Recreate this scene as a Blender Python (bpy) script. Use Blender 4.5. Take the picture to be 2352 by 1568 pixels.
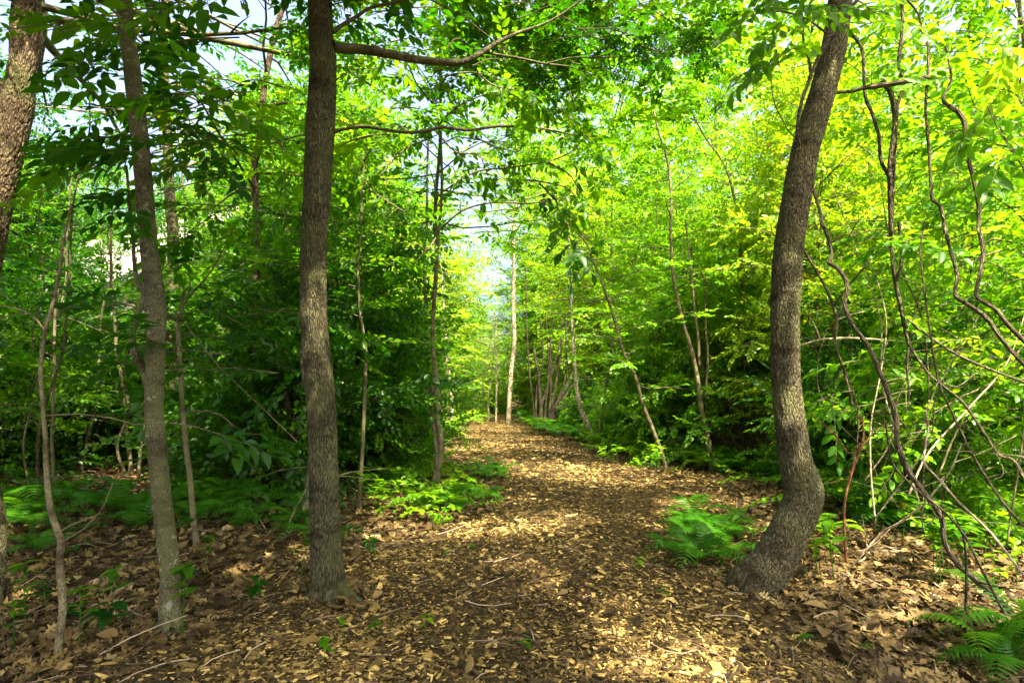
import bpy, math, random
import numpy as np
from mathutils import Vector
rad = math.radians
R = np.random.default_rng(11)
scene = bpy.context.scene
for o in list(bpy.data.objects): bpy.data.objects.remove(o)

# ------------------------------------------------------------------ camera
CAMZ, PITCH, LENS = 1.5, rad(5.2), 20.0
cam_d = bpy.data.cameras.new('camera'); cam = bpy.data.objects.new('camera', cam_d)
scene.collection.objects.link(cam); scene.camera = cam
cam_d.lens = LENS; cam_d.sensor_width = 36.0; cam_d.clip_start = 0.05; cam_d.clip_end = 2000
cam.location = (0, 0, CAMZ); cam.rotation_euler = (rad(90) + PITCH, 0, 0)

# ------------------------------------------------------------------ sky + sun
SUN = np.array((0.26, -0.46, 0.86)); SUN /= np.linalg.norm(SUN)
elev = math.asin(SUN[2]); az = math.atan2(SUN[0], SUN[1])          # from +Y towards +X
w = bpy.data.worlds.new('World'); scene.world = w; w.use_nodes = True
nt = w.node_tree; bg = nt.nodes['Background']
sky = nt.nodes.new('ShaderNodeTexSky'); sky.sky_type = 'NISHITA'; sky.sun_disc = False
sky.sun_elevation = elev; sky.sun_rotation = az; sky.air_density = 0.8; sky.dust_density = 9.5; sky.ozone_density = 0.4
nt.links.new(sky.outputs[0], bg.inputs[0]); bg.inputs[1].default_value = 0.15
sd = bpy.data.lights.new('sun', 'SUN'); sd.energy = 5.0; sd.angle = rad(0.55); sd.color = (1, 0.87, 0.66)
so = bpy.data.objects.new('sun', sd); scene.collection.objects.link(so)
so.rotation_euler = Vector(SUN).to_track_quat('Z', 'Y').to_euler(); so.location = (5, -8, 20)
vs = scene.view_settings; vs.view_transform = 'Standard'; vs.look = 'None'; vs.gamma = 1; vs.exposure = 2.55
cy = scene.cycles
cy.max_bounces = 7; cy.diffuse_bounces = 4; cy.glossy_bounces = 2; cy.transmission_bounces = 4; cy.transparent_max_bounces = 4
cy.use_adaptive_sampling = True; cy.adaptive_threshold = 0.02
cy.sample_clamp_indirect = 6.0; cy.caustics_reflective = False; cy.caustics_refractive = False
try:
    cy.use_denoising = True; cy.denoiser = 'OPENIMAGEDENOISE'; cy.denoising_input_passes = 'RGB_ALBEDO_NORMAL'
except Exception: pass

# ------------------------------------------------------------------ photo geometry (2352 x 1568 view)
FV = 2352 * LENS / 36.0
cp, sp = math.cos(PITCH), math.sin(PITCH)
def ray(x, y):
    u = (x - 1176) / FV; v = (784 - y) / FV
    return np.array((u, cp - v * sp, sp + v * cp))
def P(x, y, d):                       # the point seen at (x, y) on the plane Y = d
    r = ray(x, y); return np.array((0, 0, CAMZ)) + r * (d / r[1])
def G(x, y, z=0.0):
    r = ray(x, y); t = (z - CAMZ) / r[2]; return np.array((0, 0, CAMZ)) + r * t
def pxr(px, d): return 0.5 * px * d / FV          # pixel width -> radius
def C(n, pts):                        # crop coordinates -> view coordinates
    ox, oy = {1: (0, 0), 2: (784, 0), 3: (1568, 0), 4: (0, 509.6), 5: (784, 509.6), 6: (1568, 509.6), 7: (0, 1019.2), 8: (784, 1019.2), 9: (1568, 1019.2)}[n]
    return [(ox + a / 2.857, oy + b / 2.857) for a, b in pts]
def gz(x, y):
    x = np.asarray(x, float); y = np.asarray(y, float)
    d = np.clip((np.hypot(x, y) - 2) / 8, 0, 1)
    return (0.02 * np.sin(x * 2.3 + 1.1 * np.sin(y * 1.3)) + 0.018 * np.sin(y * 2.9 + x) + d * 0.05 * np.sin(x * 0.7 + 2) * np.sin(y * 0.5 + 1))

# ------------------------------------------------------------------ materials
def mat(name):
    m = bpy.data.materials.new(name); m.use_nodes = True
    n = m.node_tree; n.nodes.clear(); return m, n
def N(n, t, **k):
    o = n.nodes.new(t)
    for a, b in k.items(): setattr(o, a, b)
    return o
def ramp(n, stops, src=None):
    r = N(n, 'ShaderNodeValToRGB'); e = r.color_ramp.elements
    while len(e) < len(stops): e.new(0.5)
    for q, (p, c) in zip(e, stops): q.position = p; q.color = (*c, 1)
    if src is not None: n.links.new(src, r.inputs[0])
    return r
def leaf_mat(name, refl, trans, spread=0.35, gloss=0.02, tw=0.5):
    m, n = mat(name)
    at = N(n, 'ShaderNodeAttribute', attribute_name='rnd'); oi = N(n, 'ShaderNodeObjectInfo')
    ad = N(n, 'ShaderNodeMath', operation='MULTIPLY_ADD'); n.links.new(oi.outputs['Random'], ad.inputs[0]); ad.inputs[1].default_value = 0.35
    n.links.new(at.outputs['Fac'], ad.inputs[2])
    sc = N(n, 'ShaderNodeMath', operation='MULTIPLY'); n.links.new(ad.outputs[0], sc.inputs[0]); sc.inputs[1].default_value = 1 / 1.35
    def r3(c):
        lo = tuple(v * (1 - spread) * f for v, f in zip(c, (0.55, 1, 1.0))); hi = tuple(v * (1 + spread) * f for v, f in zip(c, (1.5, 1.05, 0.9)))
        return ramp(n, [(0, lo), (0.55, c), (0.93, hi), (0.97, (c[1] * .9, c[1] * .5, .01))], sc.outputs[0])
    a, b = r3(refl), r3(trans)
    df = N(n, 'ShaderNodeBsdfDiffuse'); tr = N(n, 'ShaderNodeBsdfTranslucent'); gl = N(n, 'ShaderNodeBsdfGlossy')
    gl.inputs['Roughness'].default_value = 0.42; gl.inputs['Color'].default_value = (0.7, 0.8, 0.7, 1)
    n.links.new(a.outputs[0], df.inputs[0]); n.links.new(b.outputs[0], tr.inputs[0])
    mx = N(n, 'ShaderNodeMixShader'); mx.inputs[0].default_value = tw
    n.links.new(df.outputs[0], mx.inputs[1]); n.links.new(tr.outputs[0], mx.inputs[2])
    m2 = N(n, 'ShaderNodeMixShader'); m2.inputs[0].default_value = gloss
    n.links.new(mx.outputs[0], m2.inputs[1]); n.links.new(gl.outputs[0], m2.inputs[2])
    o = N(n, 'ShaderNodeOutputMaterial'); n.links.new(m2.outputs[0], o.inputs[0]); return m
def bark_mat(name, dark, light, lichen=None, ridge=55.0, stretch=0.16, bump=0.6, lich=0.6):
    m, n = mat(name); L = n.links
    at = N(n, 'ShaderNodeAttribute', attribute_name='bark'); mp = N(n, 'ShaderNodeMapping'); mp.inputs['Scale'].default_value = (1, 1, stretch)
    wn = N(n, 'ShaderNodeTexNoise'); wn.inputs['Scale'].default_value = 9; L.new(at.outputs['Vector'], wn.inputs['Vector'])
    ad = N(n, 'ShaderNodeVectorMath', operation='MULTIPLY_ADD'); L.new(wn.outputs['Color'], ad.inputs[0]); ad.inputs[1].default_value = (0.035, 0.035, 0.06); L.new(at.outputs['Vector'], ad.inputs[2])
    L.new(ad.outputs[0], mp.inputs[0])
    vo = N(n, 'ShaderNodeTexVoronoi', feature='DISTANCE_TO_EDGE'); vo.inputs['Scale'].default_value = ridge; L.new(mp.outputs[0], vo.inputs['Vector'])
    n2 = N(n, 'ShaderNodeTexNoise'); n2.inputs['Scale'].default_value = ridge * 1.6; n2.inputs['Detail'].default_value = 6; L.new(mp.outputs[0], n2.inputs['Vector'])
    n3 = N(n, 'ShaderNodeTexNoise'); n3.inputs['Scale'].default_value = 5; n3.inputs['Detail'].default_value = 5; L.new(at.outputs['Vector'], n3.inputs['Vector'])
    mr = N(n, 'ShaderNodeMapRange'); mr.inputs[1].default_value = 0; mr.inputs[2].default_value = 0.28; L.new(vo.outputs['Distance'], mr.inputs[0])
    h = N(n, 'ShaderNodeMath', operation='MULTIPLY_ADD'); L.new(n2.outputs[0], h.inputs[0]); h.inputs[1].default_value = 0.9; L.new(mr.outputs[0], h.inputs[2])
    cr = ramp(n, [(0.25, dark), (0.95, light), (1.5 / 1.9, light)], None)
    hs = N(n, 'ShaderNodeMath', operation='MULTIPLY'); L.new(h.outputs[0], hs.inputs[0]); hs.inputs[1].default_value = 0.6
    cr = ramp(n, [(0.26, dark), (0.66, light)], hs.outputs[0])
    mxc = N(n, 'ShaderNodeMix', data_type='RGBA', blend_type='MULTIPLY'); mxc.inputs[0].default_value = 0.8
    r3 = ramp(n, [(0.3, (0.62, 0.58, 0.5)), (0.7, (1.15, 1.15, 1.1))], n3.outputs[0])
    L.new(cr.outputs[0], mxc.inputs[6]); L.new(r3.outputs[0], mxc.inputs[7]); col = mxc.outputs[2]
    if lichen:
        v2 = N(n, 'ShaderNodeTexNoise'); v2.inputs['Scale'].default_value = 16; v2.inputs['Detail'].default_value = 3; v2.inputs['Roughness'].default_value = 0.6; L.new(at.outputs['Vector'], v2.inputs['Vector'])
        r4 = ramp(n, [(lich, (0, 0, 0)), (lich + 0.03, (1, 1, 1))], v2.outputs[0])
        m4 = N(n, 'ShaderNodeMix', data_type='RGBA'); L.new(r4.outputs[0], m4.inputs[0]); L.new(col, m4.inputs[6]); m4.inputs[7].default_value = (*lichen, 1); col = m4.outputs[2]
    if ridge > 50:
        m5 = N(n, 'ShaderNodeMapping'); m5.inputs['Scale'].default_value = (.6, .6, 1.6); L.new(at.outputs['Vector'], m5.inputs[0])
        n5 = N(n, 'ShaderNodeTexNoise'); n5.inputs['Scale'].default_value = 3.2; n5.inputs['Detail'].default_value = 7; n5.inputs['Roughness'].default_value = .65; L.new(m5.outputs[0], n5.inputs['Vector'])
        r5 = ramp(n, [(.36, (.42, .36, .28)), (.5, (1, 1, 1)), (.64, (1.25, 1.3, 1.1))], n5.outputs[0])
        m6 = N(n, 'ShaderNodeMix', data_type='RGBA', blend_type='MULTIPLY'); m6.inputs[0].default_value = 1; L.new(col, m6.inputs[6]); L.new(r5.outputs[0], m6.inputs[7])
        n7 = N(n, 'ShaderNodeTexNoise'); n7.inputs['Scale'].default_value = 2.1; n7.inputs['Detail'].default_value = 6; n7.noise_dimensions = '4D'; n7.inputs['W'].default_value = 4.2; L.new(at.outputs['Vector'], n7.inputs['Vector'])
        r7 = ramp(n, [(.52, (0, 0, 0)), (.68, (.75, .75, .75))], n7.outputs[0])
        m7 = N(n, 'ShaderNodeMix', data_type='RGBA'); L.new(r7.outputs[0], m7.inputs[0]); L.new(m6.outputs[2], m7.inputs[6]); m7.inputs[7].default_value = (.085, .095, .028, 1); col = m7.outputs[2]
    bs = N(n, 'ShaderNodeBsdfPrincipled'); bs.inputs['Roughness'].default_value = 0.9; bs.inputs['Specular IOR Level'].default_value = 0.2
    L.new(col, bs.inputs['Base Color'])
    bp = N(n, 'ShaderNodeBump'); bp.inputs['Strength'].default_value = bump; bp.inputs['Distance'].default_value = 0.012; L.new(h.outputs[0], bp.inputs['Height']); L.new(bp.outputs[0], bs.inputs['Normal'])
    o = N(n, 'ShaderNodeOutputMaterial'); L.new(bs.outputs[0], o.inputs[0]); return m
def flat_rand(name, stops, rough=0.85, trans=0.0):
    m, n = mat(name); at = N(n, 'ShaderNodeAttribute', attribute_name='rnd')
    r = ramp(n, stops, at.outputs['Fac'])
    tc = N(n, 'ShaderNodeTexCoord'); no = N(n, 'ShaderNodeTexNoise'); no.inputs['Scale'].default_value = 90; no.inputs['Detail'].default_value = 3; n.links.new(tc.outputs['Object'], no.inputs['Vector'])
    r2 = ramp(n, [(0.3, (0.7, 0.68, 0.65)), (0.7, (1.15, 1.15, 1.15))], no.outputs[0])
    mx = N(n, 'ShaderNodeMix', data_type='RGBA', blend_type='MULTIPLY'); mx.inputs[0].default_value = 1
    n.links.new(r.outputs[0], mx.inputs[6]); n.links.new(r2.outputs[0], mx.inputs[7])
    bs = N(n, 'ShaderNodeBsdfPrincipled'); bs.inputs['Roughness'].default_value = rough; bs.inputs['Specular IOR Level'].default_value = 0.25
    n.links.new(mx.outputs[2], bs.inputs['Base Color']); o = N(n, 'ShaderNodeOutputMaterial'); n.links.new(bs.outputs[0], o.inputs[0]); return m
def soil_mat(name, stops, vs_, bump):
    m, n = mat(name); L = n.links
    tc = N(n, 'ShaderNodeTexCoord')
    no = N(n, 'ShaderNodeTexNoise'); no.inputs['Scale'].default_value = 6; no.inputs['Detail'].default_value = 8; no.inputs['Roughness'].default_value = 0.7; L.new(tc.outputs['Object'], no.inputs['Vector'])
    ad = N(n, 'ShaderNodeVectorMath', operation='MULTIPLY_ADD'); L.new(no.outputs['Color'], ad.inputs[0]); ad.inputs[1].default_value = (0.15, 0.15, 0); L.new(tc.outputs['Object'], ad.inputs[2])
    vo = N(n, 'ShaderNodeTexVoronoi'); vo.inputs['Scale'].default_value = vs_; L.new(ad.outputs[0], vo.inputs['Vector'])
    mx = N(n, 'ShaderNodeMix', data_type='FLOAT'); mx.inputs[0].default_value = 0.55; L.new(vo.outputs['Color'], mx.inputs[2]); L.new(no.outputs[0], mx.inputs[3])
    r = ramp(n, stops, mx.outputs[0])
    bs = N(n, 'ShaderNodeBsdfPrincipled'); bs.inputs['Roughness'].default_value = 0.95; bs.inputs['Specular IOR Level'].default_value = 0.1
    L.new(r.outputs[0], bs.inputs['Base Color'])
    bp = N(n, 'ShaderNodeBump'); bp.inputs['Strength'].default_value = 0.8; bp.inputs['Distance'].default_value = bump; L.new(vo.outputs['Distance'], bp.inputs['Height']); L.new(bp.outputs[0], bs.inputs['Normal'])
    o = N(n, 'ShaderNodeOutputMaterial'); L.new(bs.outputs[0], o.inputs[0]); return m

M = {}
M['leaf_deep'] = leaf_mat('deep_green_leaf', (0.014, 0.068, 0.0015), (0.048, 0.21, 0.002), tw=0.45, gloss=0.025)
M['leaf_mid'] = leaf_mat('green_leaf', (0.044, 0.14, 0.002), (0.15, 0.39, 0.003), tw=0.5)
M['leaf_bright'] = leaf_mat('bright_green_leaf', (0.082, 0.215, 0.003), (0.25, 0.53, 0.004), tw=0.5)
M['leaf_gold'] = leaf_mat('yellow_green_leaf', (0.11, 0.235, 0.006), (0.33, 0.55, 0.008), tw=0.5)
M['fern'] = leaf_mat('fern_frond', (0.035, 0.13, 0.003), (0.10, 0.30, 0.004), tw=0.45)
M['bark_grey'] = bark_mat('furrowed_grey_bark', (0.017, 0.017, 0.007), (0.133, 0.124, 0.065), None, 105, 0.13, 1.0)
M['bark_ridge'] = bark_mat('ridged_brown_bark', (0.022, 0.020, 0.009), (0.167, 0.152, 0.083), (0.222, 0.207, 0.148), 105, 0.17, 1.0, 0.70)
M['bark_lichen'] = bark_mat('lichened_smooth_bark', (0.041, 0.039, 0.019), (0.121, 0.117, 0.064), (0.203, 0.203, 0.133), 90, 0.4, 0.4, 0.60)
M['bark_rough'] = bark_mat('rough_old_bark', (0.028, 0.020, 0.011), (0.161, 0.119, 0.073), None, 52, 0.22, 1.0)
M['bark_sap'] = bark_mat('sapling_bark', (0.074, 0.064, 0.034), (0.193, 0.168, 0.102), (0.312, 0.295, 0.230), 110, 0.3, 0.3, 0.66)
M['bark_pale'] = bark_mat('pale_birch_bark', (0.16, 0.13, 0.08), (0.46, 0.40, 0.28), (0.07, 0.055, 0.035), 40, 1.6, 0.3, 0.56)
M['bark_dark'] = bark_mat('dark_stem_bark', (0.012, 0.009, 0.006), (0.045, 0.034, 0.023), None, 60, 0.2, 0.8)
M['bark_vine'] = bark_mat('shaggy_vine_bark', (0.034, 0.027, 0.016), (0.160, 0.132, 0.084), (0.224, 0.232, 0.152), 90, 0.08, 1.0, 0.68)
M['bark_red'] = bark_mat('reddish_stem_bark', (0.10, 0.03, 0.015), (0.30, 0.12, 0.06), None, 80, 0.15, 0.5)
M['deadwood'] = bark_mat('bleached_deadwood', (0.22, 0.17, 0.11), (0.55, 0.46, 0.33), None, 80, 0.1, 0.5)
M['soil'] = soil_mat('leaf_litter_soil', [(0.2, (0.013, 0.009, 0.004)), (0.5, (0.045, 0.030, 0.011)), (0.8, (0.120, 0.075, 0.030))], 22, 0.02)
M['mulch'] = soil_mat('trodden_mulch', [(0.25, (0.012, 0.007, 0.003)), (0.5, (0.041, 0.028, 0.009)), (0.75, (0.135, 0.094, 0.030))], 42, 0.012)
M['chip'] = flat_rand('wood_chip', [(0, (0.021, 0.014, 0.004)), (0.4, (0.070, 0.045, 0.014)), (0.72, (0.275, 0.185, 0.050)), (1, (0.60, 0.43, 0.14))])
M['dead_leaf'] = flat_rand('dead_leaf', [(0, (0.025, 0.014, 0.005)), (0.4, (0.079, 0.050, 0.016)), (0.8, (0.194, 0.130, 0.043)), (1, (0.331, 0.245, 0.101))], 0.7)
M['twig'] = flat_rand('fallen_twig', [(0, (0.07, 0.045, 0.025)), (0.6, (0.2, 0.14, 0.09)), (1, (0.42, 0.34, 0.24))])

# ------------------------------------------------------------------ mesh building
LINK = scene.collection.objects.link
class Acc:
    def __init__(s): s.v = []; s.t = []; s.m = []; s.r = []; s.b = []; s.n = 0; s.mats = []
    def slot(s, name):
        if name not in s.mats: s.mats.append(name)
        return s.mats.index(name)
    def add(s, v, t, mname, r=0.5, b=None):
        v = np.asarray(v, np.float32).reshape(-1, 3); t = np.asarray(t, np.int64).reshape(-1, 3)
        s.v.append(v); s.t.append(t + s.n); s.n += len(v)
        s.m.append(np.full(len(t), s.slot(mname), np.int32))
        s.r.append(np.broadcast_to(np.asarray(r, np.float32), (len(v),)).copy()); s.b.append(np.asarray(b, np.float32) if b is not None else v)
    def mesh(s, name, smooth=True):
        v = np.concatenate(s.v); t = np.concatenate(s.t)
        me = bpy.data.meshes.new(name); me.vertices.add(len(v)); me.vertices.foreach_set('co', v.ravel())
        me.loops.add(len(t) * 3); me.loops.foreach_set('vertex_index', t.ravel().astype(np.int32))
        me.polygons.add(len(t)); me.polygons.foreach_set('loop_start', np.arange(0, len(t) * 3, 3, dtype=np.int32))
        me.polygons.foreach_set('material_index', np.concatenate(s.m))
        me.polygons.foreach_set('use_smooth', np.full(len(t), smooth))
        a = me.attributes.new('rnd', 'FLOAT', 'POINT'); a.data.foreach_set('value', np.concatenate(s.r))
        a = me.attributes.new('bark', 'FLOAT_VECTOR', 'POINT'); a.data.foreach_set('vector', np.concatenate(s.b).ravel())
        for q in s.mats: me.materials.append(M[q])
        me.update(); me.validate(); return me
    def build(s, name, parent=None, smooth=True, off=None):
        if off is not None: s.v = [q - np.asarray(off, np.float32) for q in s.v]
        o = bpy.data.objects.new(name, s.mesh(name, smooth)); LINK(o)
        if parent: o.parent = parent
        if off is not None and not parent: o.location = off
        return o
def tag(o, label=None, cat=None, group=None, kind=None):
    for k, v in (('label', label), ('category', cat), ('group', group), ('kind', kind)):
        if v: o[k] = v
    return o
def empty(name, loc, label, cat, group=None):
    o = bpy.data.objects.new(name, None); LINK(o); o.location = loc; return tag(o, label, cat, group)
def smooth_path(pts, rads, n):
    pts = np.asarray(pts, float); rads = np.asarray(rads, float); k = len(pts)
    if k < 3:
        t = np.linspace(0, 1, n)[:, None]; return pts[0] * (1 - t) + pts[-1] * t, rads[0] * (1 - t[:, 0]) + rads[-1] * t[:, 0]
    e = np.vstack([2 * pts[0] - pts[1], pts, 2 * pts[-1] - pts[-2]])
    seg = np.linalg.norm(np.diff(pts, axis=0), axis=1); cum = np.concatenate([[0], np.cumsum(seg)])
    s = np.linspace(0, cum[-1], n); i = np.clip(np.searchsorted(cum, s, side='right') - 1, 0, k - 2)
    t = ((s - cum[i]) / np.maximum(seg[i], 1e-6))[:, None]
    p0, p1, p2, p3 = e[i], e[i + 1], e[i + 2], e[i + 3]
    q = 0.5 * (2 * p1 + (p2 - p0) * t + (2 * p0 - 5 * p1 + 4 * p2 - p3) * t ** 2 + (3 * p1 - p0 - 3 * p2 + p3) * t ** 3)
    return q, np.interp(s, cum, rads)
def tube(acc, pts, rads, mname, sides=6, n=None, rough=0.0, flare=None, seed=0, rnd=0.5, cap=True, ridge=None):
    pts = np.asarray(pts, float)
    if n is None: n = max(len(pts), 2)
    q, r = smooth_path(pts, rads, n)
    T = np.gradient(q, axis=0); T /= np.maximum(np.linalg.norm(T, axis=1, keepdims=True), 1e-9)
    ref = np.array((1.0, 0, 0)) if abs(T[0][0]) < 0.9 else np.array((0, 1.0, 0))
    U = np.empty_like(q); u = ref
    for k in range(n):
        u = u - T[k] * u.dot(T[k]); u /= max(np.linalg.norm(u), 1e-9); U[k] = u
    V = np.cross(T, U); a = np.linspace(0, 2 * np.pi, sides, endpoint=False)
    ln = np.concatenate([[0], np.cumsum(np.linalg.norm(np.diff(q, axis=0), axis=1))])
    rr = np.repeat(r[:, None], sides, 1)
    if rough:
        f = 0
        for c, (ka, kl, am) in enumerate(((2, 3.1, 1), (3, 6.7, 0.7), (5, 11, 0.5), (1, 1.7, 1.2), (9, 23, 0.3), (4, 45, 0.25))):
            f = f + am * np.sin(ka * a[None] + kl * ln[:, None] + seed + c * 1.7 + 1.3 * np.sin(kl * 0.6 * ln[:, None] + c))
        rr = rr * (1 + rough * f)
    if ridge:
        kr, dep = ridge; l = ln[:, None]; aa = a[None]
        w1 = kr * aa / 2 + 1.1 * np.sin(9 * l + 3 * aa + seed) + .7 * np.sin(23 * l - 5 * aa) + .5 * np.sin(51 * l + 9 * aa + 2)
        w2 = kr * aa / 2 + 1.5 + 1.2 * np.sin(11 * l - 4 * aa + 2 * seed) + .6 * np.sin(31 * l + 7 * aa)
        rr = rr * (1 + dep * (np.maximum(np.abs(np.sin(w1)), .85 * np.abs(np.sin(w2))) - .7) * (1 + .3 * np.sin(40 * l + 13 * aa)))
    if flare:
        amt, hgt, k = flare
        e = np.exp(-ln / hgt)[:, None]; rr = rr * (1 + amt * e * (0.55 + 0.45 * np.sin(k * a[None] + seed) + 0.25 * np.sin((k + 2) * a[None] + 2 * seed)))
    ca, sa = np.cos(a)[None, :, None], np.sin(a)[None, :, None]
    v = q[:, None] + rr[:, :, None] * (U[:, None] * ca + V[:, None] * sa)
    rb = np.maximum(r, 1e-4)[:, None]
    b = np.stack([rb * np.cos(a)[None] + seed, rb * np.sin(a)[None] + 0 * ln[:, None], np.repeat(ln[:, None], sides, 1)], -1)
    i = np.arange(n - 1)[:, None] * sides; j = np.arange(sides)[None]; j2 = (j + 1) % sides
    A, B, Cc, D = i + j, i + j2, i + sides + j2, i + sides + j
    t = np.concatenate([np.stack([A, B, Cc], -1).reshape(-1, 3), np.stack([A, Cc, D], -1).reshape(-1, 3)])
    v = v.reshape(-1, 3); b = b.reshape(-1, 3)
    if cap:
        v = np.vstack([v, q[-1] + T[-1] * r[-1] * 0.3]); b = np.vstack([b, b[-1]]); k = len(v) - 1; base = (n - 1) * sides
        t = np.vstack([t, np.array([[base + m, base + (m + 1) % sides, k] for m in range(sides)])])
    acc.add(v, t, mname, rnd, b); return q, r, T

# ---- leaf shapes: x = along the leaf (0..1), y = across, z = up
def L_ovate(w=0.5, droop=0.15, fold=0.12):
    v = np.array([(0, 0, 0), (0.3, w * 0.46, fold), (0.68, w * 0.42, fold * .5 - droop * 0.4), (1, 0, -droop), (0.68, -w * 0.42, fold * .5 - droop * 0.4), (0.3, -w * 0.46, fold)])
    return v, np.array([(0, 2, 1), (0, 3, 2), (0, 4, 3), (0, 5, 4)])
def L_big(w=0.48, droop=0.2, fold=0.1):
    xs = (0.16, 0.42, 0.72); ws = (0.62, 1.0, 0.66); v = [(0, 0, 0)]
    for x, q in zip(xs, ws): z = -droop * x * x; v += [(x, w * q / 2, z + fold * q), (x, 0, z), (x - 0.03, -w * q / 2, z + fold * q)]
    v.append((1, 0, -droop)); t = [(0, 2, 1), (0, 3, 2)]
    for k in (1, 4): t += [(k, k + 1, k + 4), (k, k + 4, k + 3), (k + 1, k + 2, k + 5), (k + 1, k + 5, k + 4)]
    t += [(7, 8, 10), (8, 9, 10)]
    return np.array(v, float), np.array(t)
def L_rhomb(w=0.55):
    return np.array([(0, 0, 0), (0.5, w / 2, 0.06), (1, 0, -0.08), (0.5, -w / 2, 0.06)]), np.array([(0, 2, 1), (0, 3, 2)])
def L_lobed(curl=0.1, seed=0):
    r = np.random.default_rng(seed)
    half = [(0.0, 0.02), (0.18, 0.08), (0.22, 0.26), (0.36, 0.11), (0.46, 0.42), (0.56, 0.14), (0.74, 0.33), (0.76, 0.12), (0.92, 0.14), (1.0, 0.0)]
    v = []; 
    for x, y in half: v.append((x, y))
    for x, y in half[-2:0:-1]: v.append((x, -y))
    v = np.array(v) + r.normal(0, 0.015, (len(v), 2)); n = len(v)
    z = curl * (np.abs(v[:, 1]) * 2.2) * np.sin(v[:, 0] * 7 + seed) - 0.3 * curl * v[:, 0] + curl * v[:, 1] ** 2 * 4
    v = np.column_stack([v, z]); mids = np.array([(0.25, 0, -0.02), (0.5, 0, -0.03), (0.78, 0, -0.03)]); v = np.vstack([v, mids])
    t = []
    for k in range(n):
        a, b = k, (k + 1) % n; x = (v[a, 0] + v[b, 0]) / 2; mm = n + int(np.argmin(np.abs(mids[:, 0] - x))); t.append((a, b, mm))
        ma = n + int(np.argmin(np.abs(mids[:, 0] - v[b, 0])))
    t += [(3, n + 1, n), (5, n + 2, n + 1)]
    return v, np.array(t)
def frames(f, u):
    f = f / np.maximum(np.linalg.norm(f, axis=-1, keepdims=True), 1e-9)
    r = np.cross(u, f); r /= np.maximum(np.linalg.norm(r, axis=-1, keepdims=True), 1e-9)
    return np.stack([f, r, np.cross(f, r)], axis=-1)                  # columns: forward, side, up
def inst(acc, tmpl, pos, rot, scl, mname, rnd=None, rs=0.0):
    v, t = tmpl[:2]; m = len(pos)
    if m == 0: return
    w = np.einsum('mij,vj->mvi', rot, v) * np.asarray(scl).reshape(-1, 1, 1) + pos[:, None]
    tt = t[None] + (np.arange(m) * len(v))[:, None, None]
    if rnd is None: rnd = R.random(m)
    if len(tmpl) > 2: rn = np.clip(rnd[:, None] * (1 - rs) + tmpl[2][None] * rs, 0, 1)
    else: rn = np.repeat(rnd[:, None], len(v), 1)
    acc.add(w.reshape(-1, 3), tt.reshape(-1, 3), mname, rn.ravel())
def spray(leaf, n=11, length=0.45, ls=0.09, seed=0, tilt=0.35, opp=False, side=0.9):
    """a twig with leaves on both sides, as one template: leaf part and stalk part"""
    r = np.random.default_rng(seed); V, T, Q = [], [], []; k = 0
    for i in range(n):
        x = (i + 0.6) / n; s = 1 if i % 2 else -1
        if i == n - 1: s = 0
        a = s * (side + r.normal(0, .18)) * (1 - 0.3 * x); f = np.array([[math.cos(a), math.sin(a), r.normal(-0.1, tilt * .6)]])
        u = np.array([[r.normal(0, tilt), r.normal(0, tilt), 1.0]]); u /= np.linalg.norm(u)
        m = frames(f, u)[0]; sc = ls * (0.75 + 0.5 * r.random()) * (1.05 - 0.3 * abs(x - 0.5))
        v = (leaf[0] @ m.T) * sc + np.array((x * length, s * 0.008, -0.12 * x * x * length))
        V.append(v); T.append(leaf[1] + k); Q.append(np.full(len(v), r.random())); k += len(v)
    leafp = (np.vstack(V), np.vstack(T), np.concatenate(Q))
    a = Acc(); tube(a, [(0, 0, 0), (length * .5, 0, -0.03 * length), (length, 0, -0.12 * length)], [0.0028, 0.002, 0.001], 'bark_sap', 3, 3, cap=False)
    return leafp, (a.v[0], a.t[0])
def sprays(leaf, cnt=4, **k): return [spray(leaf, seed=s * 7 + 1, **k) for s in range(cnt)]
SP = {
 'big': sprays(L_big(), n=9, length=0.42, ls=0.135, tilt=0.28),
 'oak': sprays(L_lobed(0.12, 3), n=8, length=0.34, ls=0.15, tilt=0.4),
 'mid': sprays(L_ovate(0.58), n=13, length=0.44, ls=0.085, tilt=0.5),
 'fine': sprays(L_ovate(0.6), n=15, length=0.42, ls=0.062, tilt=0.4),
 'far': sprays(L_rhomb(0.6), n=11, length=0.6, ls=0.13, tilt=0.5),
 'hang': sprays(L_big(0.5, 0.3), n=9, length=0.40, ls=0.13, tilt=0.5),
}
def place_sprays(acc, kind, pos, fwd, up, leafm, scl=1.0, twigm='bark_sap', rnd=None):
    pos = np.asarray(pos, float); m = len(pos)
    if m == 0: return
    rot = frames(np.asarray(fwd, float), np.asarray(up, float)); sc = scl * R.uniform(0.75, 1.2, m)
    rn = R.random(m) if rnd is None else rnd
    pick = R.integers(0, len(SP[kind]), m)
    for k in range(len(SP[kind])):
        q = pick == k
        if q.any():
            inst(acc, SP[kind][k][0], pos[q], rot[q], sc[q], leafm, rn[q], 0.5); inst(acc, SP[kind][k][1], pos[q], rot[q], sc[q], twigm)

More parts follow.
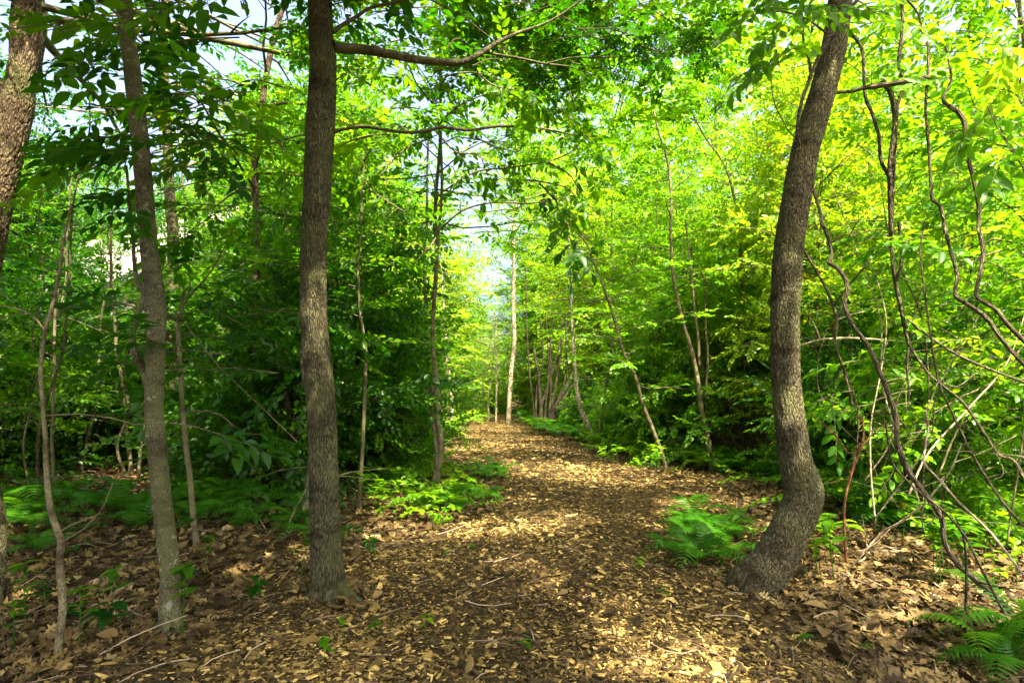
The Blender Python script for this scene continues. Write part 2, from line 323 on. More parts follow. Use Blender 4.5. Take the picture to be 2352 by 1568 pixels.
# ------------------------------------------------------------------ where sun should reach the ground (gaps cut for it in the canopy)
R = np.random.default_rng(101)
GAPS = []
for (x, y, w_, h_) in ((1420, 1090, 330, 22), (1180, 1205, 130, 22), (1000, 1185, 190, 60), (1650, 1098, 220, 20), (1250, 1068, 120, 8), (1120, 1030, 110, 14), (1200, 985, 110, 10), (1130, 952, 90, 6),
                       (1620, 1160, 150, 28), (1570, 1215, 60, 16), (1350, 1460, 55, 22), (1480, 1465, 45, 24), (1640, 1490, 70, 26), (1720, 1540, 70, 22), (1420, 1540, 70, 22), (1230, 1325, 34, 13),
                       (1130, 1285, 26, 9), (1000, 1230, 60, 12), (1550, 1255, 60, 12), (1390, 1385, 22, 9), (2000, 1280, 170, 60), (2250, 1300, 130, 70), (2150, 1180, 190, 70), (2330, 1390, 60, 40), (1620, 1290, 30, 12), (1780, 1100, 60, 30),
                       (330, 1095, 110, 10), (690, 1120, 60, 22), (110, 1345, 40, 8), (1290, 1190, 60, 18), (1200, 1140, 50, 12), (755, 1260, 16, 22), (1980, 1430, 40, 15), (860, 1130, 80, 20)):
    c = G(x, y); a = G(x + w_, y); b0 = G(x, y - h_); b1 = G(x, y + h_)
    GAPS.append((c[0], (b0[1] + b1[1]) / 2, abs(a[0] - c[0]) * .85, max(0.10, abs(b0[1] - b1[1]) / 2 * .85)))
GAPS = np.array(GAPS); pad = .16 + .02 * GAPS[None, :, 1]
def ingap(p):
    g = p[:, :2] - SUN[None, :2] * (p[:, 2:3] / SUN[2])
    return ((((g[:, None, 0] - GAPS[None, :, 0]) / (GAPS[None, :, 2] + pad)) ** 2 + ((g[:, None, 1] - GAPS[None, :, 1]) / (GAPS[None, :, 3] + pad)) ** 2).min(1) < 1)
def sunlit(p, grow=1.0):
    """True for canopy or branch points cut away so sun falls on chosen places"""
    p = np.asarray(p, float); g = p[:, :2] - SUN[None, :2] * (p[:, 2:3] / SUN[2])
    d = ((g[:, None, 0] - GAPS[None, :, 0]) / ((GAPS[None, :, 2] + pad))) ** 2 + ((g[:, None, 1] - GAPS[None, :, 1]) / ((GAPS[None, :, 3] + pad))) ** 2
    rightwall = (g[:, 0] > 2.2 + 0.0 * g[:, 1]) & (g[:, 1] > 4.0)
    farc = (g[:, 1] > 12.5) & (g[:, 0] > -3.0) & (np.sin(g[:, 1] * 1.7 + 1.2 * np.sin(g[:, 0] * 1.3)) > -.1)
    nz = np.sin(g[:, 0] * 1.9 + 1.3 * np.sin(g[:, 1] * .9)) * np.sin(g[:, 1] * 1.7 + g[:, 0] * .6)
    leftup = (g[:, 1] > 4.8) & (g[:, 0] < -1.6) & (nz > np.where(g[:, 1] > 8.5, .05, .5))
    return (d.min(1) < 1) | rightwall | farc | leftup

# ------------------------------------------------------------------ ground and path
R = np.random.default_rng(102)
def warp_axis(lo, hi, n, k):
    t = np.linspace(-1, 1, n); s = np.sinh(k * t) / math.sinh(k); return np.where(s < 0, -s * lo, s * hi)
def sheet(acc, X, Y, Z, mname, keep=None):
    h, w_ = X.shape; v = np.stack([X, Y, Z], -1).reshape(-1, 3); i = (np.arange(h - 1)[:, None] * w_ + np.arange(w_ - 1)[None]).ravel()
    if keep is not None: i = i[keep[:-1, :-1].ravel()]
    acc.add(v, np.concatenate([np.stack([i, i + 1, i + w_ + 1], -1), np.stack([i, i + w_ + 1, i + w_], -1)]), mname)
xs = warp_axis(-400, 400, 340, 6.2); ys = warp_axis(-60, 600, 380, 6.2) + 5
X, Y = np.meshgrid(xs, ys); a = Acc(); fade = np.clip(1 - (np.hypot(X, Y) - 30) / 30, 0, 1)
lumps = 0.012 * np.sin(X * 9 + Y * 3) * np.sin(Y * 11 - X * 4)
Zg = gz(X, Y) * fade + lumps * fade + np.clip((-X - 6) / 20, 0, 1) * 0.5
sheet(a, X, Y, Zg, 'soil'); tag(a.build('ground'), kind='structure')
LE = np.array([G(x, y)[:2] for x, y in ((60, 1567), (420, 1500), (560, 1380), (760, 1300), (830, 1275), (1000, 1215), (1140, 1165), (1130, 1110), (1060, 1055), (1010, 1030), (1040, 990), (1090, 965), (1110, 955), (1125, 950))])
RE = np.array([G(x, y)[:2] for x, y in ((1960, 1567), (1820, 1440), (1720, 1360), (1700, 1290), (1680, 1180), (1660, 1110), (1568, 1089), (1390, 1054), (1312, 1020), (1292, 1005), (1262, 985), (1225, 972), (1188, 958), (1168, 950))])
def pl(y): return np.interp(y, LE[:, 1], LE[:, 0])
def pr(y): return np.interp(y, RE[:, 1], RE[:, 0])
LE = LE[np.argsort(LE[:, 1])]; RE = RE[np.argsort(RE[:, 1])]
yy = np.concatenate([np.linspace(-3, 8, 120), np.linspace(8.1, 42, 200)]); tt = np.linspace(0, 1, 60)
Yp = np.repeat(yy[:, None], 60, 1); l_ = pl(yy) + 0.1 * np.sin(yy * 5) + 0.06 * np.sin(yy * 13); r_ = pr(yy) + 0.1 * np.sin(yy * 4 + 1)
Xp = l_[:, None] * (1 - tt) + r_[:, None] * tt
a = Acc(); edge = np.minimum(tt, 1 - tt)[None] * (r_ - l_)[:, None]
Zp = gz(Xp, Yp) + 0.012 * np.sin(Xp * 9 + Yp * 3) * np.sin(Yp * 11 - Xp * 4) + 0.035 * np.clip(edge / 0.25, 0, 1) - 0.02 * np.exp(-edge / 0.03)
sheet(a, Xp, Yp, Zp, 'mulch'); tag(a.build('path'), kind='structure')
def gh(x, y, on=None):
    x = np.asarray(x, float); y = np.asarray(y, float); z = gz(x, y) + 0.012 * np.sin(x * 9 + y * 3) * np.sin(y * 11 - x * 4)
    e = np.minimum(x - pl(y), pr(y) - x); return z + 0.035 * np.clip(e / 0.25, 0, 1) * (e > 0) + np.clip((-x - 6) / 20, 0, 1) * 0.5

def wedge_pts(n, d0, d1, power=1.0, wide=0.98):
    """points on the ground inside the view wedge, nearer ones more likely"""
    d = d0 * (d1 / d0) ** (R.random(n) ** power); x = (R.random(n) * 2 - 1) * d * wide; return x, d
# wood chips
def chips(acc, x, y, L):
    n = len(x)
    base = np.array([(-.5, -.5, 0), (.5, -.35, 0), (.5, .4, 0), (-.45, .5, 0), (-.45, -.45, 1), (.42, -.3, 1), (.45, .32, 1), (-.4, .42, 1)], float)
    t = np.array([(4, 5, 6), (4, 6, 7), (0, 1, 5), (0, 5, 4), (1, 2, 6), (1, 6, 5), (2, 3, 7), (2, 7, 6), (3, 0, 4), (3, 4, 7)])
    wdt = L * R.uniform(0.18, 0.6, n); th = L * R.uniform(0.05, 0.14, n)
    v = base[None] * np.stack([L, wdt, th], -1)[:, None]
    v = v * (1 + R.normal(0, 0.12, (n, 8, 1))); v[:, :, 1] += (v[:, :, 0] ** 2 * R.normal(0, 4, (n, 1)))
    an = R.random(n) * 6.283; f = np.stack([np.cos(an), np.sin(an), R.normal(0, .22, n)], -1); u = np.stack([R.normal(0, .3, n), R.normal(0, .3, n), np.ones(n)], -1)
    v = np.einsum('mij,mvj->mvi', frames(f, u), v) + np.stack([x, y, gh(x, y) + R.uniform(0.0, 0.014, n)], -1)[:, None]
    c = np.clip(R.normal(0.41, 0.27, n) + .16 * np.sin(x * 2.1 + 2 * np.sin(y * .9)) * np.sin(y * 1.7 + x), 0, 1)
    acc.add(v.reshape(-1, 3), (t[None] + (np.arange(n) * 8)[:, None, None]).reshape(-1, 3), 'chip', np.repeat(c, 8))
a = Acc()
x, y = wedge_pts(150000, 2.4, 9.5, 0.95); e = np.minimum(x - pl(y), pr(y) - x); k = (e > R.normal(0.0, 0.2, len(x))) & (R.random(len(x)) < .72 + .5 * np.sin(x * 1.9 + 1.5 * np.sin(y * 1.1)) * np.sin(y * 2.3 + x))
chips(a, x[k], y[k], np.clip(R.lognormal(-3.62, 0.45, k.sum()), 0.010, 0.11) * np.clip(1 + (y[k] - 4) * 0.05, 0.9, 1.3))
x, y = wedge_pts(80000, 9, 40, 0.9, 0.5); e = np.minimum(x - pl(y), pr(y) - x); k = e > R.normal(0.1, 0.25, len(x))
chips(a, x[k], y[k], R.uniform(0.04, 0.09, k.sum()))
tag(a.build('wood_chips', smooth=False), 'pale and brown wood chips covering the footpath', 'wood chips', kind='stuff')
# dead leaves
a = Acc(); LL = [L_lobed(c, s) for s, c in enumerate((0.06, 0.14, 0.22, 0.34, 0.1))] + [L_big(0.6, 0.12, 0.12), L_big(0.55, -0.15, -0.08)]
x, y = wedge_pts(42000, 2.3, 26, 0.9); e = np.minimum(x - pl(y), pr(y) - x); k = (e < R.normal(-0.05, 0.15, len(x))) | (R.random(len(x)) < 0.015); x, y = x[k], y[k]
for bx, by, br in ((758, 1385, .16), (394, 1470, .11), (1722, 1352, .22)):
    c = G(bx, by); an = R.random(90) * 6.283; rr_ = br + np.abs(R.normal(0, .09, 90)); x = np.append(x, c[0] + rr_ * np.cos(an)); y = np.append(y, c[1] + rr_ * np.sin(an))
pick = R.integers(0, len(LL), len(x)); n = len(x); an = R.random(n) * 6.283
rot = frames(np.stack([np.cos(an), np.sin(an), R.normal(0, .3, n)], -1), np.stack([R.normal(0, .33, n), R.normal(0, .33, n), np.ones(n)], -1))
for q in range(len(LL)):
    s = pick == q; inst(a, LL[q], np.stack([x, y, gh(x, y) + R.uniform(.01, .045, n)], -1)[s], rot[s], np.clip(R.lognormal(-2.45, .3, s.sum()), .05, .16), 'dead_leaf', np.clip(R.normal(.5, .27, s.sum()), 0, 1))
tag(a.build('leaf_litter'), 'curled brown dead oak and maple leaves covering the woodland floor', 'dead leaves', kind='stuff')
# small twigs
a = Acc(); x, y = wedge_pts(1700, 2.4, 16, 0.9)
for i in range(len(x)):
    e = min(x[i] - pl(y[i]), pr(y[i]) - x[i])
    if e > 0.1 and R.random() < 0.7: continue
    an = R.random() * 6.283; L_ = R.uniform(.08, .42); p = np.array((x[i], y[i], float(gh(x[i], y[i])) + 0.02)); d_ = np.array((math.cos(an), math.sin(an), R.normal(.05, .15)))
    tube(a, [p, p + d_ * L_ * .5 + R.normal(0, .02, 3), p + d_ * L_ + R.normal(0, .03, 3)], [.006 * L_ + .002, .004, .0015], 'twig', 4, 4, rnd=R.random())
tag(a.build('fallen_twigs'), 'thin fallen twigs littering the woodland floor', 'twigs', kind='stuff')

# ------------------------------------------------------------------ tree builder
R = np.random.default_rng(103)
def grow_branch(acc, twacc, p0, dirv, L, r0, kind, leafm, barkm, spacing=0.16, start=0.25, scl=1.0, droop=0.15, rise=0.1, carve=False, sides=4, sub=True, tiltn=0.22, keep=1.0):
    dirv = dirv / np.linalg.norm(dirv); t = np.linspace(0, 1, 6)[:, None]
    wob = np.cumsum(R.normal(0, 0.03 * L, (6, 3)), 0); wob[0] = 0
    pts = p0 + dirv * L * t + np.array((0, 0, 1)) * L * (rise * t - droop * t * t * 1.3) + wob
    q, r, T = tube(acc, pts, np.linspace(r0, max(0.002, r0 * .18), 6), barkm, sides, 7)
    S, F = [], []
    n = max(2, int(L * (1 - start) / spacing)); lens = np.linspace(start, 1, n); cum = np.linspace(0, 1, len(q))
    for i, s in enumerate(lens):
        b = np.array([np.interp(s, cum, q[:, c]) for c in range(3)]); d = T[min(len(T) - 1, int(s * (len(T) - 1)))]
        side = np.cross(d, (0, 0, 1.0)); side /= max(np.linalg.norm(side), 1e-6); sg = 1 if i % 2 else -1
        f = d * R.uniform(.5, .9) + side * sg * R.uniform(.5, .9) + np.array((0, 0, R.normal(0, .12 + .5 * (tiltn > .4))))
        if sub and L > 1.1 and R.random() < 0.5 and s < .8:
            l2 = L * R.uniform(.22, .4) * (1.1 - s); f /= np.linalg.norm(f); e = b + f * l2; tube(acc, [b, (b + e) / 2 + (0, 0, .03 * l2), e - np.array((0, 0, .06 * l2))], [r0 * .35, r0 * .25, .002], barkm, 3, 4)
            for u in np.arange(0.25, 1.01, max(.12, spacing * 1.1 / l2)):
                S.append(b + f * l2 * u); sd = np.cross(f, (0, 0, 1)); F.append(f * R.uniform(.5, 1) + sd * R.choice((-1, 1)) * R.uniform(.3, .9))
        else: S.append(b); F.append(f)
    S.append(q[-1]); F.append(T[-1]); S = np.array(S); F = np.array(F)
    if carve:
        k = ~sunlit(S); S, F = S[k], F[k]
    if keep < 1: k = R.random(len(S)) < keep; S, F = S[k], F[k]
    if len(S): place_sprays(acc, kind, S, F, np.stack([R.normal(0, tiltn, len(S)), R.normal(0, tiltn, len(S)), np.ones(len(S))], -1), leafm, scl, barkm, np.clip(R.normal(R.uniform(.3, .7), .2, len(S)), 0, 1))
def crown(acc, axis_pts, axis_r, h0, nb, Lmax, kind, leafm, barkm, shape='dome', up=0.3, scl=1.0, spacing=0.16, carve=False, amp=(0, 6.283), keep=1.0, hmax=1.0, rise=.1, droop=.15, tiltn=.22):
    q, r = smooth_path(axis_pts, axis_r, 40); H0 = q[0, 2]; H1 = q[-1, 2]
    for i in range(nb):
        s = h0 + (hmax - h0) * (i + R.random()) / nb; k = min(39, int(s * 39)); p = q[k]; u = (s - h0) / (1 - h0 + 1e-6)
        if shape == 'dome': L = Lmax * (0.35 + 0.65 * math.sin(math.pi * min(1, 0.15 + 0.85 * u) ** 0.8))
        elif shape == 'cone': L = Lmax * (1.05 - 0.85 * u)
        else: L = Lmax * R.uniform(.7, 1)
        L *= R.uniform(.65, 1.15); az_ = i * 2.39996 + R.normal(0, .3)
        if amp[1] < 6.2: az_ = amp[0] + (amp[1] - amp[0]) * R.random()
        el = up * (0.3 + 1.4 * u) + R.normal(0, .12 + .25 * (tiltn > .4))
        grow_branch(acc, None, p, np.array((math.cos(az_) * math.cos(el), math.sin(az_) * math.cos(el), math.sin(el))), max(.3, L), min(r[k] * .5, .012 + L * .012), kind, leafm, barkm, spacing, scl=scl, carve=carve, keep=keep, rise=rise, droop=droop, tiltn=tiltn)

# ------------------------------------------------------------------ background species: one of each built, then copied
R = np.random.default_rng(104)
def species(name, H, h0, nb, Lmax, kind, leafm, barkm, rt, stems=1, shape='dome', up=.35, scl=1.0, spacing=.2, seed=0, lean=.5, rise=.1, droop=.15):
    tr, cr = Acc(), Acc()
    for s in range(stems):
        a0 = R.random() * 6.283; rr = 0.0 if stems == 1 else R.uniform(.05, .25); H_ = H * R.uniform(.75, 1) if s else H
        p = np.array((math.cos(a0) * rr, math.sin(a0) * rr, -.1)); pts = [p]; d = np.array((math.cos(a0), math.sin(a0))) * (lean * (.25 if stems == 1 else .6))
        for k in range(1, 7): u = k / 6; pts.append(np.array((p[0] + d[0] * u * H_ * .2 + R.normal(0, .05 * H / 8), p[1] + d[1] * u * H_ * .2 + R.normal(0, .05 * H / 8), H_ * u)))
        rads = rt / (1 if stems == 1 else 1.3) * (1 - np.linspace(0, .93, 7)); tube(tr, pts, rads, barkm, 8, 26, rough=.03, flare=(.5, .25, 4), seed=s)
        crown(cr, pts, rads, h0, nb // stems, Lmax, kind, leafm, 'bark_sap' if barkm != 'bark_dark' else barkm, shape, up, scl, spacing, rise=rise, droop=droop, tiltn=.55)
    return dict(trunk=tr.mesh(name + '_trunk'), crown=cr.mesh(name + '_crown'))
SPC = {
 'under1': species('understorey', 7.5, .08, 99, 2.1, 'mid', 'leaf_bright', 'bark_sap', .055, 2, 'dome', .3, 1.01, 0.132),
 'under2': species('understorey', 6.0, .06, 92, 2.0, 'mid', 'leaf_bright', 'bark_sap', .045, 3, 'dome', .25, 0.97, 0.123),
 'under3': species('understorey', 9.0, .12, 105, 2.2, 'mid', 'leaf_gold', 'bark_sap', .07, 1, 'dome', .35, 1.06, 0.132),
 'under4': species('understorey', 6.5, .10, 92, 2.1, 'mid', 'leaf_mid', 'bark_sap', .05, 2, 'dome', .25, 1.06, 0.132),
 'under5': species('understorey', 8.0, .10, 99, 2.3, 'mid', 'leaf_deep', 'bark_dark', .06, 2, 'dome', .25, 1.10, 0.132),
 'tall1': species('tall', 15, .22, 120, 4.0, 'far', 'leaf_mid', 'bark_grey', .17, 1, 'dome', .45, 1.3, .24),
 'tall2': species('tall', 13, .15, 120, 3.4, 'far', 'leaf_gold', 'bark_sap', .12, 1, 'dome', .45, 1.15, .22),
 'tall3': species('tall', 17, .25, 120, 4.4, 'far', 'leaf_bright', 'bark_grey', .2, 1, 'dome', .4, 1.3, .24),
 'tall4': species('tall', 16, .18, 130, 4.4, 'far', 'leaf_deep', 'bark_dark', .19, 1, 'dome', .4, 1.4, .23),
 'shrub1': species('shrub', 2.6, .06, 60, 1.2, 'fine', 'leaf_mid', 'bark_dark', .02, 6, 'dome', .5, 1.15, .12, lean=2),
 'shrub2': species('shrub', 2.0, .05, 60, 1.1, 'mid', 'leaf_bright', 'bark_sap', .018, 5, 'dome', .4, 1.0, .13, lean=2.2),
 'shrub3': species('shrub', 3.4, .10, 72, 1.4, 'mid', 'leaf_deep', 'bark_dark', .028, 6, 'dome', .5, 1.1, .14, lean=1.6),
}
def put(kind, x, y, sc, label, group, name='tree', cat='tree', rz=None):
    z = float(gh(x, y)) - .02
    e = empty(name, (x, y, z), label, cat, group); e.rotation_euler = (R.normal(0, .03), R.normal(0, .03), R.random() * 6.283 if rz is None else rz); e.scale = (sc, sc, sc * R.uniform(.92, 1.1))
    for part in ('trunk', 'crown') if name != 'shrub' else ('stem', 'foliage'):
        o = bpy.data.objects.new(part, SPC[kind]['trunk' if part in ('trunk', 'stem') else 'crown']); LINK(o); o.parent = e
    return e
def scatter(kinds, spots, label, group, name='tree', cat='tree', s=(.85, 1.2)):
    for i, (x, y) in enumerate(spots): put(kinds[i % len(kinds)], x, y, R.uniform(*s), label, group, name, cat)
def field(n, x0, x1, y0, y1, mind, ok):
    out = []
    for _ in range(n * 60):
        if len(out) >= n: break
        x, y = R.uniform(x0, x1), R.uniform(y0, y1)
        if ok(x, y) and all((x - a) ** 2 + (y - b) ** 2 > mind ** 2 for a, b in out): out.append((x, y))
    return out
inview = lambda x, y: abs(x) < 1.0 * y + 2.5
R = np.random.default_rng(5)
# right wall of the clearing
scatter(['under1', 'under2', 'under3', 'under1', 'under4', 'under2'], field(52, 3.4, 24, 6.0, 24, 1.35, lambda x, y: inview(x, y) and x > pr(y) + 1.7 and x - .25 * y > .9 and not (x < 5.2 and y < 9.5)),
        'slender sunlit bright green tree in the thicket right of the path', 'understorey trees right of the path', s=(.8, 1.15))
scatter(['tall2', 'tall3', 'tall1'], field(40, 4, 55, 16, 58, 3.2, lambda x, y: inview(x, y) and x > 3.8),
        'tall sunlit tree rising behind the thicket right of the path', 'tall trees right of the path')
# far end and beyond the path
scatter(['under3', 'under2', 'under3', 'under1'], field(42, -11, 8, 13.5, 46, 1.9, lambda x, y: (x < pl(y) - 1.3 or x > pr(y) + 1.3) and not (abs(x + .7 * y) < 2.4 and y < 20) and not (-1.6 < x < -.3 and y < 38) and not (-.035 * y < x < .14 * y and y < 29)),
        'small yellow green tree near the far end of the path', 'sunlit trees at the far end of the path', s=(.65, 1.0))
scatter(['tall3', 'tall1', 'tall2'], field(34, -40, 36, 46, 95, 5, lambda x, y: not (-.06 * y < x < .015 * y and y < 75)), 'distant tall tree beyond the far end of the path', 'distant trees beyond the path', s=(.75, 1.05))
scatter(['tall2', 'tall2', 'tall3'], field(16, -9, 9, 23, 46, 2.6, lambda x, y: (x < pl(y) - 1.5 or x > pr(y) + 1.5) and not (-.215 * y < x < -.15 * y) and not (-.03 * y < x < .11 * y and y < 28)), 'tall yellow green tree closing the view beyond the path', 'tall sunlit trees beyond the path', s=(.75, 1.1))
R = np.random.default_rng(8)
# left side: darker wood
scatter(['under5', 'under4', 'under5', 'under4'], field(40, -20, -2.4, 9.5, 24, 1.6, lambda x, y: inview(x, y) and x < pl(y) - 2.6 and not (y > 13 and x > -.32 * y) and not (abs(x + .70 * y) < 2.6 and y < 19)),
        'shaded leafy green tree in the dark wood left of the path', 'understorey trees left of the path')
scatter(['tall3', 'tall1', 'tall2', 'tall4'], field(26, -50, -5, 12, 58, 3.4, lambda x, y: inview(x, y) and not (x < -.52 * y and x > -.9 * y and y < 27)), 'tall dense tree in the wood left of the path', 'tall trees left of the path')
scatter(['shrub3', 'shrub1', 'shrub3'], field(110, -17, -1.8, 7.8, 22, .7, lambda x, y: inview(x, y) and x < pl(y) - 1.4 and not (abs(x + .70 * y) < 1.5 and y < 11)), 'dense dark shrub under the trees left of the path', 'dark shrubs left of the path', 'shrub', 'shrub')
scatter(['shrub1', 'shrub2', 'shrub1', 'shrub3'], field(80, 2.5, 20, 5.8, 22, .9, lambda x, y: inview(x, y) and x > pr(y) + .8 and not (x < 4.7 and y < 10.5)), 'leafy shrub filling the thicket right of the path', 'shrubs right of the path', 'shrub', 'shrub', (.6, 1.05))
scatter(['shrub2', 'shrub1'], field(16, -6, 4, 43, 52, 1.2, lambda x, y: True), 'far shrub closing the bend of the path', 'shrubs at the bend of the path', 'shrub', 'shrub', (.8, 1.2))
scatter(['shrub2'], field(44, -9, 7, 18, 46, 1.1, lambda x, y: (x < pl(y) - .5 or x > pr(y) + .6) and not (-.03 * y < x < .12 * y and y < 27)), 'low yellow green shrub beside the far end of the path', 'sunlit shrubs at the far end of the path', 'shrub', 'shrub', (.35, .65))
# dead brush and bare poles in the gloom
def brush_mesh(seed):
    global R
    keep = R; R = np.random.default_rng(seed); a = Acc()
    for i in range(120):
        an = R.random() * 6.283; r0 = R.uniform(0, .35); h = R.uniform(.6, 1.9); dx = R.normal(0, .55, 2); p0 = np.array((r0 * math.cos(an), r0 * math.sin(an), -.05)); e = p0 + (dx[0], dx[1], h); m_ = (p0 + e) / 2 + R.normal(0, .1, 3)
        tube(a, [p0, m_, e, e + R.normal(0, .22, 3)], [.008, .006, .004, .0015], 'bark_red' if i % 4 == 0 else 'bark_dark' if i % 4 == 1 else 'bark_sap', 4, 9)
        for _ in range(3): b = m_ + (e - m_) * R.random(); tube(a, [b, b + R.normal(0, .16, 3), b + R.normal(0, .3, 3)], [.004, .0025, .001], 'bark_sap', 3, 5)
    R = keep; return a.mesh('brush')
BR = [brush_mesh(1), brush_mesh(2)]
for i, (px, py) in enumerate(((860, 1075), (900, 1060), (930, 1050), (830, 1085), (950, 1035), (800, 1090), (920, 1040), (890, 1040), (740, 1070), (1690, 1060), (1760, 1070), (1830, 1075))):
    g = G(px, py); o = bpy.data.objects.new('dead_brush', BR[i % 2]); LINK(o); o.location = (g[0], g[1], float(gh(g[0], g[1]))); o.rotation_euler = (0, 0, i * 1.3); o.scale = (R.uniform(.8, 1.15),) * 3
    tag(o, 'tangle of bare brown twigs under the trees beside the straight dark pole trunk' if px in (860, 900, 930, 950, 890, 920, 830) else 'tangle of bare brown twigs on the woodland floor in the shade', 'brush', 'bare twig tangles')
for i, (x, y) in enumerate(field(34, -13, -2.2, 6.5, 17, .7, lambda x, y: inview(x, y) and x < pl(y) - 1.2)):
    h = R.uniform(4, 8); dx, dy = R.normal(0, .08, 2) * h; z = float(gh(x, y)); a = Acc(); r0 = R.uniform(.014, .04)
    pts = [np.array((x + dx * u + R.normal(0, .05), y + dy * u + R.normal(0, .05), z - .08 + h * u)) for u in np.linspace(0, 1, 8)]; tube(a, pts, np.linspace(r0, r0 * .3, 8), ['bark_sap', 'bark_ridge', 'bark_lichen'][i % 3], 7, 40, .04, (.4, .08, 3), seed=i)
    for _ in range(9):
        u = R.uniform(.1, .8); b = np.array((np.interp(u, np.linspace(0, 1, 8), [p[0] for p in pts]), np.interp(u, np.linspace(0, 1, 8), [p[1] for p in pts]), z + h * u)); d_ = R.normal(0, 1, 3) * (1, 1, .4); d_ /= np.linalg.norm(d_); l2 = R.uniform(.3, 1.1)
        tube(a, [b, b + d_ * l2 * .5 + (0, 0, .05), b + d_ * l2], [r0 * .3, r0 * .2, .0015], 'bark_sap', 4, 7)
    tag(a.build('sapling', off=np.array((x, y, z))), 'bare thin sapling pole standing in the shaded wood at left', 'sapling', 'bare saplings in the shaded wood')
# ground cover
a = Acc(); x, y = wedge_pts(15000, 5.5, 60, 1.0, 1.0); e = np.maximum(pl(y) - x, x - pr(y)); n0 = .5 + .5 * np.sin(x * 1.3 + np.sin(y)) * np.sin(y * 1.1 + x * .4)
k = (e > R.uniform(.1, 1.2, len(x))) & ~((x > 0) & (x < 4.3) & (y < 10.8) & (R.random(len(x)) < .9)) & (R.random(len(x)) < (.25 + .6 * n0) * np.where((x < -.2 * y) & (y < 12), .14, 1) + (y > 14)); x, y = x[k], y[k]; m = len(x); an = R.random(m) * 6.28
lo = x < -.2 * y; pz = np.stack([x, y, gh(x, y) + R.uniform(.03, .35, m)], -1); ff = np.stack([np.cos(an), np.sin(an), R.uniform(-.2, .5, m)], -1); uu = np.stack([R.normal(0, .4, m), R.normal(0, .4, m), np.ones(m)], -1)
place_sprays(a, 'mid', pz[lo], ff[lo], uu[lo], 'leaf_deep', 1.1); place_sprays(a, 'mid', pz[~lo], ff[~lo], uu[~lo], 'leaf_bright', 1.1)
tag(a.build('undergrowth'), 'low leafy green undergrowth carpeting the woodland floor off the path', 'undergrowth', kind='stuff')

# ------------------------------------------------------------------ named trees, traced where they stand
R = np.random.default_rng(105)
def trace(pts, d0, d1=None):
    n = len(pts); d1 = d0 if d1 is None else d1
    return [P(x, y, d0 + (d1 - d0) * i / max(1, n - 1)) for i, (x, y) in enumerate(pts)]
def tree(name, label, base, group=None, cat='tree'):
    return empty(name, tuple(float(v) for v in base), label, cat, group)
def tpart(e, acc, name):
    return acc.build(name, e, off=np.array(e.location))
def ext(pts, h, lean=(0, 0)):
    """carry a trunk on above the top of the frame"""
    p = np.array(pts[0]); q = np.array(pts[1]); d = (p - q) / np.linalg.norm(p - q); d = d * .6 + np.array((lean[0], lean[1], 1.0)) * .4; d /= np.linalg.norm(d)
    return [p + d * h, p + d * h * .5] + list(pts)
def rads_of(ws, d): return [pxr(w_, d) for w_ in ws]
def trunk(pts, rads, barkm, e, n=90, sides=28, rough=.02, flare=(.5, .15, 4), seed=0, ridge=None):
    a = Acc(); pts = list(pts)[::-1]; rads = list(rads)[::-1]; pts = [np.array(pts[0]) - np.array((0, 0, .12))] + pts; rads = [rads[0]] + rads
    tube(a, pts, rads, barkm, sides, n, rough, flare, seed, ridge=ridge); tpart(e, a, 'trunk'); return pts, rads

def shade_canopy(e, PP, n, cx, cy, rx, ry, z0, z1, kind, leafm, scl=1.1, infr=False):
    """leaf layer added for shade, mostly unseen above the frame, hung on long limbs"""
    a = Acc(); top = np.array(PP[-1]); r_ = np.sqrt(R.random(n)); an = R.random(n) * 6.283
    x = cx + rx * r_ * np.cos(an); y = cy + ry * r_ * np.sin(an); z = z0 + (z1 - z0) * R.random(n) ** 1.3
    z += .5 * np.sin(x * 1.1) * np.sin(y * 1.3)
    if not infr:
        k = (z > CAMZ + .3 + np.maximum(y, .2) * .76); x, y, z = x[k], y[k], z[k]
    p = np.stack([x, y, z], -1); p = p[~sunlit(p)]; m = len(p)
    f = np.stack([p[:, 0] - top[0], p[:, 1] - top[1], np.zeros(m)], -1) * .3 + R.normal(0, 1, (m, 3)) * (1, 1, .15)
    place_sprays(a, kind, p, f, np.stack([R.normal(0, .25, m), R.normal(0, .25, m), np.ones(m)], -1), leafm, scl)
    for i in range(min(14, m)):
        t = p[R.integers(m)]; mid = (top + t) / 2 + np.array((0, 0, .3)); tube(a, [top, mid, t], [.024, .015, .004], 'bark_sap', 5, 12, .04)
    tpart(e, a, 'crown')  # added shading leaves, stored beside the tree's own crown
# main straight trunk
dE = G(758, 1385)[1]
pE = trace([(735, 0), (742, 150), (735, 300), (728, 450), (720, 600), (722, 750), (735, 900), (742, 1050), (746, 1200), (750, 1300), (758, 1385)], dE)
wE = rads_of([56, 62, 66, 62, 58, 58, 63, 63, 66, 70, 76], dE)
eE = tree('tree', 'straight furrowed grey brown tree trunk standing at the left edge of the chip path', G(758, 1385))
pts = ext(pE, 6.5); PE, RE_ = trunk(pts, [.04, .07] + wE, 'bark_grey', eE, 620, 132, .013, (.75, .10, 5), 1.0, (26, .07))
def roots(e, base, r0, specs, barkm):
    for az_, L_ in specs:
        a = Acc(); d = np.array((math.cos(az_), math.sin(az_), 0)); p0 = np.array((base[0], base[1], .0)) + d * r0 * .5
        pts = [p0 + (0, 0, .13), p0 + d * L_ * .35 + (0, 0, .055), p0 + d * L_ * .7 + (0, 0, .0), p0 + d * L_ + (0, 0, -.06)]; tube(a, pts, [r0 * .5, r0 * .36, r0 * .2, .01], barkm, 12, 20, .06, seed=az_); tpart(e, a, 'root')
